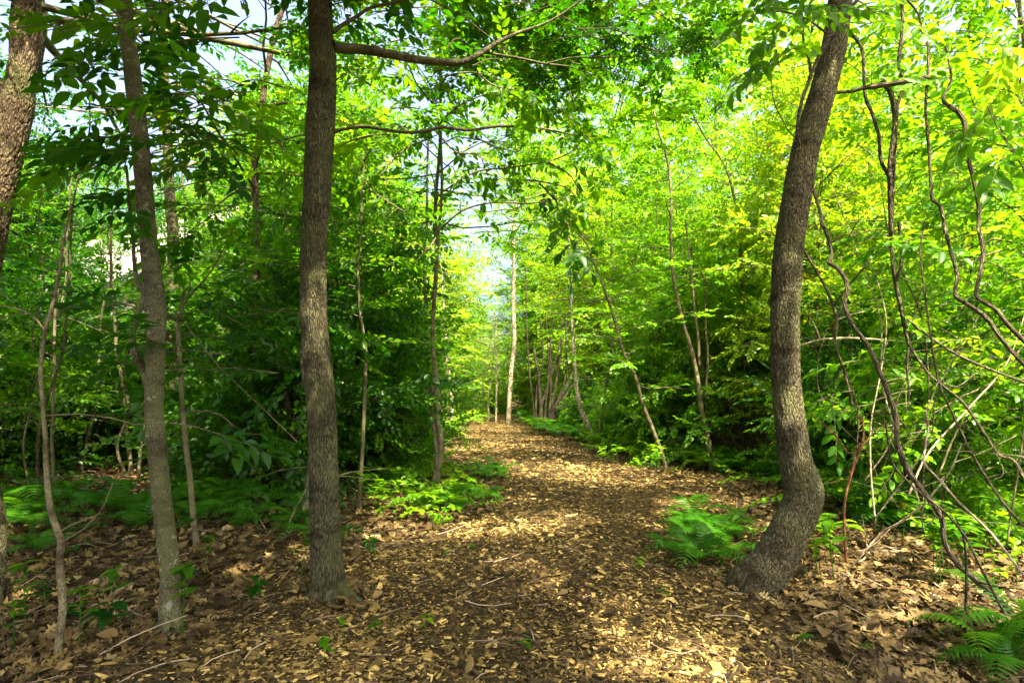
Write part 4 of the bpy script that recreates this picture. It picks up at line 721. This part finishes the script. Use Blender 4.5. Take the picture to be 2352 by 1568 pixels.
# ------------------------------------------------------------------ leafy overhanging boughs of the near trees (parts of those trees)
R = np.random.default_rng(106)
def bough(e, cn, pts, d0, d1, w_, kind, leafm, scl=1.0, spacing=.13, barkm='bark_sap', tiltn=.35, name='leafy_branch', sidelen=.5, hang=0.0, dens=1, carve=.12):
    p = trace(C(cn, pts) if cn else pts, d0, d1); a = Acc(); q, r, T = tube(a, p, [pxr(v, d0) for v in np.linspace(w_[0], w_[1], len(p))], barkm, 5, 40, .03)
    L = np.sum(np.linalg.norm(np.diff(q, axis=0), axis=1)); n = max(2, int(L / spacing)); S, F = [], []
    for i in range(n * dens):
        s = (i + R.random()) / (n * dens); k = min(38, int(s * 39)); b = q[k]; d = T[k]; sd = np.cross(d, (0, 0, 1.)); sd /= max(np.linalg.norm(sd), 1e-6)
        f = d * .5 + sd * R.choice((-1, 1)) * R.uniform(.5, 1) + np.array((0, 0, R.normal(0, .2) - hang)); f /= np.linalg.norm(f)
        if R.random() < .5:
            l2 = sidelen * R.uniform(.4, 1.1); ee = b + f * l2; tube(a, [b, (b + ee) / 2, ee - np.array((0, 0, .08 * l2))], [r[k] * .5, .004, .002], barkm, 3, 4)
            for u in (.3, .6, .95): S.append(b + f * l2 * u); F.append(f + R.normal(0, .5, 3) * (1, 1, .3))
        else: S.append(b); F.append(f)
    S.append(q[-1]); F.append(T[-1]); S = np.array(S); F = np.array(F); kk = ~ingap(S) | (R.random(len(S)) < carve); S, F = S[kk], F[kk]; m = len(S)
    if m == 0: return tpart(e, a, name)
    place_sprays(a, kind, S, F, np.stack([R.normal(0, tiltn, m), R.normal(0, tiltn, m), np.ones(m)], -1), leafm, scl, barkm); return tpart(e, a, name)
# left upper corner: big dark leaves hanging close
for i in range(13):
    x0, y0 = R.uniform(330, 720), R.uniform(-60, 420); d = R.uniform(2.9, 4.8); an = R.uniform(2.6, 3.9); L = R.uniform(160, 300)
    bough(eB, 0, [(x0, y0), (x0 + math.cos(an) * L * .5, y0 + 20 + math.sin(an) * L * .15), (x0 + math.cos(an) * L, y0 + 60 + math.sin(an) * L * .4)], d + .5, d - .2, (4, 1.5), 'big', ['leaf_mid', 'leaf_deep', 'leaf_mid'][i % 3], .85, .2)
for i in range(17):
    x0, y0 = R.uniform(330, 760), R.uniform(-40, 560); d = R.uniform(4.0, 6.5); an = R.uniform(-1.2, 1.0) if i % 2 else R.uniform(2.2, 4.0); L = R.uniform(160, 320)
    if x0 < 520 and y0 > 380: continue
    bough(eE, 0, [(x0, y0), (x0 + math.cos(an) * L * .5, y0 + math.sin(an) * L * .2), (x0 + math.cos(an) * L, y0 + 40 + math.sin(an) * L * .4)], d + .3, d, (4, 1.5), 'big', ['leaf_mid', 'leaf_bright', 'leaf_deep'][i % 3], .85, .2)
for i in range(8):   # low dark layers, left
    x0, y0 = R.uniform(150, 700), R.uniform(700, 860); d = R.uniform(3.6, 6.5); an = R.uniform(2.8, 3.5) if i % 2 else R.uniform(-.4, .4); L = R.uniform(160, 300)
    bough(eB, 0, [(x0, y0), (x0 + math.cos(an) * L * .5, y0 - 10), (x0 + math.cos(an) * L, y0 + 20 + math.sin(an) * L * .3)], d, d, (3, 1.5), 'big', 'leaf_deep', .8, .22)
# central boughs, large leaves in front of the sunlit wall
for pts, d, lm in (([(660, 1260), (880, 1130), (1100, 1100), (1350, 1060), (1500, 1000), (1600, 900)], 6.3, 'leaf_deep'), ([(650, 1500), (800, 1380), (1000, 1330), (1250, 1335), (1430, 1300), (1560, 1330)], 6.3, 'leaf_mid'), ([(1200, 1180), (1350, 1200), (1500, 1250), (1620, 1450)], 6.2, 'leaf_deep'),
                   ([(640, 820), (780, 690), (1000, 600), (1080, 570)], 6.8, 'leaf_deep'), ([(620, 700), (500, 560), (420, 400), (300, 330)], 7.5, 'leaf_deep'), ([(640, 600), (700, 500), (900, 480), (1100, 560), (1240, 720)], 6.6, 'leaf_deep'), ([(650, 900), (760, 1000), (900, 1020), (960, 1150)], 7, 'leaf_mid'), ([(600, 900), (450, 960), (350, 1040), (250, 1160)], 7.5, 'leaf_mid'), ([(130, 1150), (200, 1250), (350, 1350), (430, 1400)], 7.2, 'leaf_deep'),
                   ([(620, 1560), (560, 1640), (500, 1600)], 7.2, 'leaf_deep'), ([(1300, 1200), (1500, 1420), (1600, 1560), (1700, 1620)], 6.2, 'leaf_deep'), ([(880, 900), (1000, 960), (1150, 1000)], 6.5, 'leaf_deep'), ([(1350, 1060), (1500, 1150), (1560, 1280)], 5.9, 'leaf_deep'), ([(1400, 1300), (1480, 1450), (1500, 1560)], 5.9, 'leaf_deep'), ([(1300, 840), (1500, 880), (1680, 900)], 6.2, 'leaf_deep'), ([(900, 480), (1000, 560), (1180, 600)], 6, 'leaf_deep')):
    bough(eE, 2, pts, d, d - .6, (5, 2), 'hang', 'leaf_mid' if R.random() < .7 else lm, .9, .17, sidelen=.4, hang=.2, tiltn=.5, carve=.5)
for i in range(44):   # top centre above the limb
    x0, y0 = R.uniform(0, 1500), R.uniform(-60, 900); d = R.uniform(5, 9.5); an = R.uniform(0, 6.28)
    if x0 > 700 and y0 > 560: continue
    bough(eE, 2, [(x0, y0), (x0 + math.cos(an) * 160, y0 + math.sin(an) * 60), (x0 + math.cos(an) * 330, y0 + 40 + math.sin(an) * 110)], d, d, (4, 1.5), 'big', ['leaf_mid', 'leaf_deep', 'leaf_bright'][i % 3], .95, .2, carve=.5)
# oak boughs top centre right
for i in range(30):
    x0, y0 = R.uniform(1000, 2100), R.uniform(-80, 420); d = R.uniform(4.6, 7); an = R.uniform(-.8, 1.2)
    bough(eE, 2, [(x0, y0), (x0 + math.cos(an) * 130, y0 + math.sin(an) * 90), (x0 + math.cos(an) * 260, y0 + math.sin(an) * 200)], d, d, (3, 1.5), 'oak', 'leaf_deep', .9, .16, sidelen=.35, carve=.5)
for pts in ([(1780, 500), (1800, 560), (1850, 680)], [(1500, 600), (1530, 700), (1600, 780)], [(2100, 150), (2180, 230), (2240, 300)]): bough(eE, 2, pts, 5.4, 5.3, (3, 1.5), 'oak', 'leaf_deep', .8, .12, sidelen=.25)
for i in range(34):
    x0, y0 = R.uniform(380, 1700), R.uniform(60, 560); d = R.uniform(7, 12); an = R.uniform(0, 6.28)
    if x0 < 1000 and abs(y0 - 1000) < 200: continue
    bough(eG, 2, [(x0, y0), (x0 + math.cos(an) * 110, y0 + math.sin(an) * 40), (x0 + math.cos(an) * 230, y0 + 20 + math.sin(an) * 80)], d, d, (3, 1.2), 'big', ['leaf_mid', 'leaf_deep', 'leaf_bright'][i % 3], 1.0, .22, dens=1)
# leaves near the curved trunk
for i, (pts, d, lm) in enumerate((([(860, 40), (700, 60), (560, 50), (440, 120)], 4.0, 'leaf_mid'), ([(820, 300), (720, 320), (640, 370)], 4.0, 'leaf_mid'), ([(900, 120), (760, 180), (640, 230)], 4.1, 'leaf_mid'), ([(1100, 100), (1250, 60), (1400, 120)], 4.4, 'leaf_bright'), ([(1050, 400), (1150, 460), (1240, 560)], 4.6, 'leaf_mid'), ([(1150, 950), (1250, 1040), (1150, 1160)], 5, 'leaf_mid'), ([(1800, 200), (1950, 220), (2100, 300)], 4, 'leaf_gold'), ([(2000, 700), (2100, 900), (2200, 1050)], 3.8, 'leaf_mid'))):
    bough(eF, 3, pts, d, d - .2, (3, 1.2), 'hang', lm, .8, .14, sidelen=.3, hang=.2, tiltn=.5)
for i in range(76):
    x0, y0 = R.uniform(900, 2300), R.uniform(-60, 2900); d = R.uniform(4.8, 6.8)
    if x0 < 1300 and y0 < 1500: continue; an = R.uniform(0, 6.28)
    bough(eF, 3, [(x0, y0), (x0 + math.cos(an) * 120, y0 + math.sin(an) * 50), (x0 + math.cos(an) * 250, y0 + 30 + math.sin(an) * 90)], d, d, (3, 1.2), 'mid', ['leaf_bright', 'leaf_mid', 'leaf_gold'][i % 3], 1.15, .16, sidelen=.4)

# ------------------------------------------------------------------ ferns and seedlings
R = np.random.default_rng(107)
def fern_mesh(seed, nf=8, L=.6, bright='fern'):
    r = np.random.default_rng(seed); a = Acc()
    for k in range(nf):
        az_ = k * 6.283 / nf + r.normal(0, .25); l = L * r.uniform(.75, 1.1); up = r.uniform(.8, 1.25)
        t = np.linspace(0, 1, 22); hx = l * t * (.35 + .55 * t); hz = l * (up * t - .62 * t * t * t * 1.3) * .9; ca, sa = math.cos(az_), math.sin(az_)
        q = np.stack([hx * ca, hx * sa, hz], -1); tube(a, q[::3], np.linspace(.004, .001, len(q[::3])), bright, 3, 9, rnd=.6)
        T = np.gradient(q, axis=0); T /= np.linalg.norm(T, axis=1, keepdims=True); side = np.array((-sa, ca, 0)); S, F, U, Z = [], [], [], []
        for i in range(4, 22):
            u = (i - 4) / 17; wl = l * .24 * math.sin(math.pi * min(1, .12 + .88 * u)) ** .8 + .008
            for sg in (-1, 1):
                f = side * sg + T[i] * .35 + np.array((0, 0, -.12)); S.append(q[i]); F.append(f); U.append(np.cross(T[i], side) * 1 + r.normal(0, .12, 3)); Z.append(wl)
        v = np.array([(0, .05, 0), (.25, .11, .0), (.5, .08, -.01), (1, 0, -.12), (.5, -.08, -.01), (.25, -.11, 0), (0, -.05, 0)]); tt_ = np.array([(0, 6, 1), (1, 6, 5), (1, 5, 2), (2, 5, 4), (2, 4, 3)])
        inst(a, (v, tt_), np.array(S), frames(np.array(F), np.array(U)), np.array(Z), bright, r.uniform(.3, .9) + r.normal(0, .05, len(S)))
    return a.mesh('fern')
FERNB = [fern_mesh(s, nf, L, 'leaf_gold') for s, nf, L in ((4, 8, .6), (5, 9, .5), (6, 7, .65))]
FERN = [fern_mesh(s, nf, L) for s, nf, L in ((1, 5, .7), (2, 6, .6), (3, 4, .85))]
def seed_mesh(seed, H=.22, nl=6, kind='leaf_bright', ls=.1):
    r = np.random.default_rng(seed); a = Acc(); tube(a, [(0, 0, -.02), (.01, 0, H * .5), (.0, .01, H)], [.004, .003, .002], 'fern', 4, 4)
    az_ = r.random(nl) * 6.283 + np.arange(nl) * 2.4; p = np.stack([np.zeros(nl), np.zeros(nl), H * r.uniform(.55, 1, nl)], -1)
    inst(a, L_big(.5, .3, .1), p, frames(np.stack([np.cos(az_), np.sin(az_), r.uniform(-.1, .4, nl)], -1), np.tile((0., 0, 1), (nl, 1))), ls * r.uniform(.7, 1.2, nl), kind, r.random(nl)); return a.mesh('seedling')
SEED = [seed_mesh(1), seed_mesh(2, .3, 9, 'leaf_bright', .09), seed_mesh(3, .12, 5, 'leaf_mid', .08), seed_mesh(4, .4, 12, 'leaf_mid', .11), seed_mesh(5, .18, 7, 'leaf_deep', .13)]
def plant(name, me, x, y, sc, label, cat, group):
    o = bpy.data.objects.new(name, me); LINK(o); o.location = (x, y, float(gh(x, y))); o.rotation_euler = (R.normal(0, .08), R.normal(0, .08), R.random() * 6.28); o.scale = (sc,) * 3; return tag(o, label, cat, group)
def ferns(spots, label, group, s=(.7, 1.1), src=None):
    for i, (px, py) in enumerate(spots): g = G(px, py); plant('fern', (src or FERN)[int(R.integers(3))], g[0], g[1], R.uniform(*s), label, 'fern', group)
jit = lambda pts, n, sx, sy: [(x + R.normal(0, sx), y + R.normal(0, sy)) for (x, y) in pts for _ in range(n)]
ferns(jit([(1040, 1150), (1080, 1130), (1110, 1110), (1130, 1090), (1000, 1155)], 3, 18, 7), 'green fern in the clump beside the twin stemmed tree at the path edge', 'ferns beside the twin stemmed tree', (.45, .75))
ferns(jit([(1560, 1250), (1610, 1235), (1670, 1265), (1620, 1300), (1570, 1215), (1690, 1230)], 2, 26, 16), 'shaded fern in the patch left of the curved trunk', 'ferns left of the curved trunk', (.5, .8))
ferns(jit([(1600, 1065), (1650, 1070), (1480, 1050), (1560, 1060), (1700, 1085), (1400, 1020)], 3, 30, 8), 'fern under the thin trunks right of the path', 'ferns under the thin trunks', (1.0, 1.5), FERNB[:2] + FERN)
ferns(jit([(2050, 1200), (2120, 1180), (2000, 1160), (2220, 1170), (2300, 1200), (2150, 1230), (1950, 1180), (2080, 1130), (2250, 1130)], 2, 25, 12), 'bright fern in the bed behind the vines at right', 'ferns behind the vines', (.8, 1.1))
ferns([(2330, 1540), (2290, 1500), (2345, 1470)], 'fern fronds cut off by the lower right corner', 'ferns in the lower right corner', (.55, .7))
ferns(jit([(500, 1180), (430, 1150), (260, 1180), (60, 1210), (620, 1180), (150, 1150), (330, 1210), (560, 1150), (680, 1210), (30, 1260)], 3, 40, 14), 'dark green fern on the shaded floor left of the straight trunk', 'ferns in the shade at left', (.7, 1.))
ferns(jit([(1220, 985), (1260, 985), (1300, 995), (1340, 1000), (1235, 978), (1300, 985), (1290, 975)], 4, 18, 6), 'deep green fern below the dark stem clump right of the path', 'ferns below the dark stems', (1.3, 2.0))
ferns(jit([(1040, 985), (1020, 1000), (1070, 970), (1000, 1005), (1090, 962), (1050, 975)], 4, 14, 5), 'sunlit yellow green fern left of the far path', 'ferns left of the far path', (1.4, 2.1), FERNB)
def seeds(spots, which, label, group, s=(.7, 1.2)):
    for px, py in spots: g = G(px, py); plant('seedling', SEED[which[int(R.integers(len(which)))]], g[0], g[1], R.uniform(*s), label, 'seedling', group)
seeds([(420, 1490), (180, 1500), (150, 1440), (250, 1470), (60, 1440), (30, 1510), (100, 1400), (430, 1350), (580, 1400), (470, 1320), (690, 1330), (260, 1430)], [4, 3], 'leafy seedling on the shaded litter near the left trunks', 'seedlings near the left trunks')
seeds([(1205, 1510), (785, 1480), (860, 1475), (1085, 1275), (850, 1285), (1020, 1290), (980, 1470), (1470, 1340), (1525, 1400), (1990, 1500), (1850, 1490), (740, 1560), (1390, 1250), (1655, 1300)], [2, 0], 'small green seedling growing up through the wood chips', 'seedlings in the chip path', (.5, .9))
seeds(jit([(880, 1170), (930, 1150), (960, 1180), (900, 1200), (860, 1160), (990, 1190)], 3, 22, 10), [0, 1], 'bright seedling in the sun patch right of the straight trunk', 'seedlings in the left sun patch')
seeds(jit([(1420, 1070), (1400, 1035), (1380, 1020), (1450, 1040), (1350, 1010), (1500, 1080), (1480, 1060)], 4, 25, 6), [0, 1, 3], 'sunlit seedling along the right edge of the path', 'seedlings along the right path edge', (1., 1.9))
seeds(jit([(1900, 1300), (1950, 1280), (1860, 1330), (2150, 1330), (2200, 1360), (2280, 1290), (2100, 1250), (2300, 1350), (1980, 1220), (2240, 1220)], 3, 30, 14), [1, 3, 0], 'bright leafy seedling among the vines at lower right', 'seedlings among the vines', (.8, 1.5))
seeds(jit([(900, 1040), (820, 1130), (650, 1130), (840, 1180)], 2, 14, 6), [1, 3], 'tall seedling in the gloom left of the path', 'seedlings in the gloom left of the path', (1., 1.6))

# ------------------------------------------------------------------ house behind the left wood
R = np.random.default_rng(108)
def shingles(name):
    m, n = mat(name); L = n.links; tc = N(n, 'ShaderNodeTexCoord'); b = N(n, 'ShaderNodeTexBrick'); b.inputs['Scale'].default_value = 1; b.inputs['Brick Width'].default_value = .3; b.inputs['Row Height'].default_value = .14; b.inputs['Mortar Size'].default_value = .012
    b.inputs['Color1'].default_value = (.42, .36, .33, 1); b.inputs['Color2'].default_value = (.55, .48, .44, 1); b.inputs['Mortar'].default_value = (.1, .08, .07, 1)
    L.new(tc.outputs['UV'], b.inputs['Vector']); bs = N(n, 'ShaderNodeBsdfPrincipled'); bs.inputs['Roughness'].default_value = .8; L.new(b.outputs['Color'], bs.inputs['Base Color'])
    o = N(n, 'ShaderNodeOutputMaterial'); L.new(bs.outputs[0], o.inputs[0]); return m
def plain(name, c, rough=.8):
    m, n = mat(name); bs = N(n, 'ShaderNodeBsdfPrincipled'); no = N(n, 'ShaderNodeTexNoise'); no.inputs['Scale'].default_value = 3; no.inputs['Detail'].default_value = 5
    r = ramp(n, [(.3, tuple(v * .85 for v in c)), (.7, c)], no.outputs[0]); n.links.new(r.outputs[0], bs.inputs['Base Color']); bs.inputs['Roughness'].default_value = rough
    o = N(n, 'ShaderNodeOutputMaterial'); n.links.new(bs.outputs[0], o.inputs[0]); return m
M['roof'] = shingles('roof_shingles'); M['wall'] = plain('house_wall', (.50, .40, .33)); M['trim'] = plain('dark_trim', (.10, .10, .11)); M['glass'] = plain('window_glass', (.03, .04, .05), .1)
eH = empty('house', (-14.0, 22, .2), 'house with sunlit pinkish shingle roof glimpsed through the trees at left', 'house'); eH.rotation_euler = (0, 0, rad(-28))
def quads(name, q, mname, parent, uv=None):
    v = [p for f in q for p in f]; me = bpy.data.meshes.new(name); me.from_pydata(v, [], [tuple(range(i, i + len(f))) for i, f in zip(np.cumsum([0] + [len(f) for f in q[:-1]]).tolist(), q)]); me.materials.append(M[mname])
    if uv:
        u = me.uv_layers.new(name='UVMap'); k = 0
        for f in q:
            o = Vector(f[0]); ex = (Vector(f[1]) - o).normalized(); nn = ex.cross(Vector(f[3]) - o).normalized(); ey = nn.cross(ex)
            for p in f: u.data[k].uv = ((Vector(p) - o).dot(ex), (Vector(p) - o).dot(ey)); k += 1
    me.update(); o = bpy.data.objects.new(name, me); LINK(o); o.parent = parent; return o
def boxq(x0, x1, y0, y1, z0, z1):
    a_, b, c, d, e, f, g, h = [(x, y, z) for z in (z0, z1) for x, y in ((x0, y0), (x1, y0), (x1, y1), (x0, y1))]
    return [(a_, b, f, e), (b, c, g, f), (c, d, h, g), (d, a_, e, h), (e, f, g, h), (d, c, b, a_)]
W, Dp, He, Hr = 5.5, 4.0, 4.6, 7.8     # half length, half depth, eaves, ridge
wl = boxq(-W, W, -Dp, Dp, -.5, He); wl += [((-W, -Dp, He), (-W, Dp, He), (-W, 0, Hr - .15))[::-1], ((W, -Dp, He), (W, Dp, He), (W, 0, Hr - .15))]
quads('wall', wl, 'wall', eH)
ov = .5; sl = (Hr - He) / Dp; zE = He - ov * sl
roofq = []
for s in (-1, 1):
    top = [(-W - ov, s * (Dp + ov), zE), (W + ov, s * (Dp + ov), zE), (W + ov, 0, Hr), (-W - ov, 0, Hr)]
    roofq.append(tuple(top) if s < 0 else tuple([top[1], top[0], top[3], top[2]]))
quads('roof', [tuple((x, y, z + .12) for x, y, z in f) for f in roofq], 'roof', eH, True)
quads('soffit', [tuple((x, y, z + .02) for x, y, z in f) for f in roofq], 'trim', eH)
for s in (-1, 1):
    for xg in (-W - ov - .04, W + ov):
        quads('rake_board', [((xg + dx, s * (Dp + ov), zE - .12), (xg + dx, 0, Hr - .12), (xg + dx, 0, Hr + .16), (xg + dx, s * (Dp + ov), zE + .16)) for dx in (0, .04)] + [((xg, s * (Dp + ov), zE + .16), (xg + .04, s * (Dp + ov), zE + .16), (xg + .04, 0, Hr + .16), (xg, 0, Hr + .16))], 'trim', eH)
    quads('gutter', boxq(-W - ov, W + ov, s * (Dp + ov + .06) - .06, s * (Dp + ov + .06) + .06, zE - .06, zE + .1), 'trim', eH)
for x in (-3.4, -.6, 2.4):
    fr = quads('window', boxq(x - .5, x + .5, -Dp - .05, -Dp + .02, 1.2, 2.6), 'trim', eH); quads('pane', boxq(x - .42, x + .42, -Dp - .06, -Dp - .04, 1.28, 2.52), 'glass', fr)
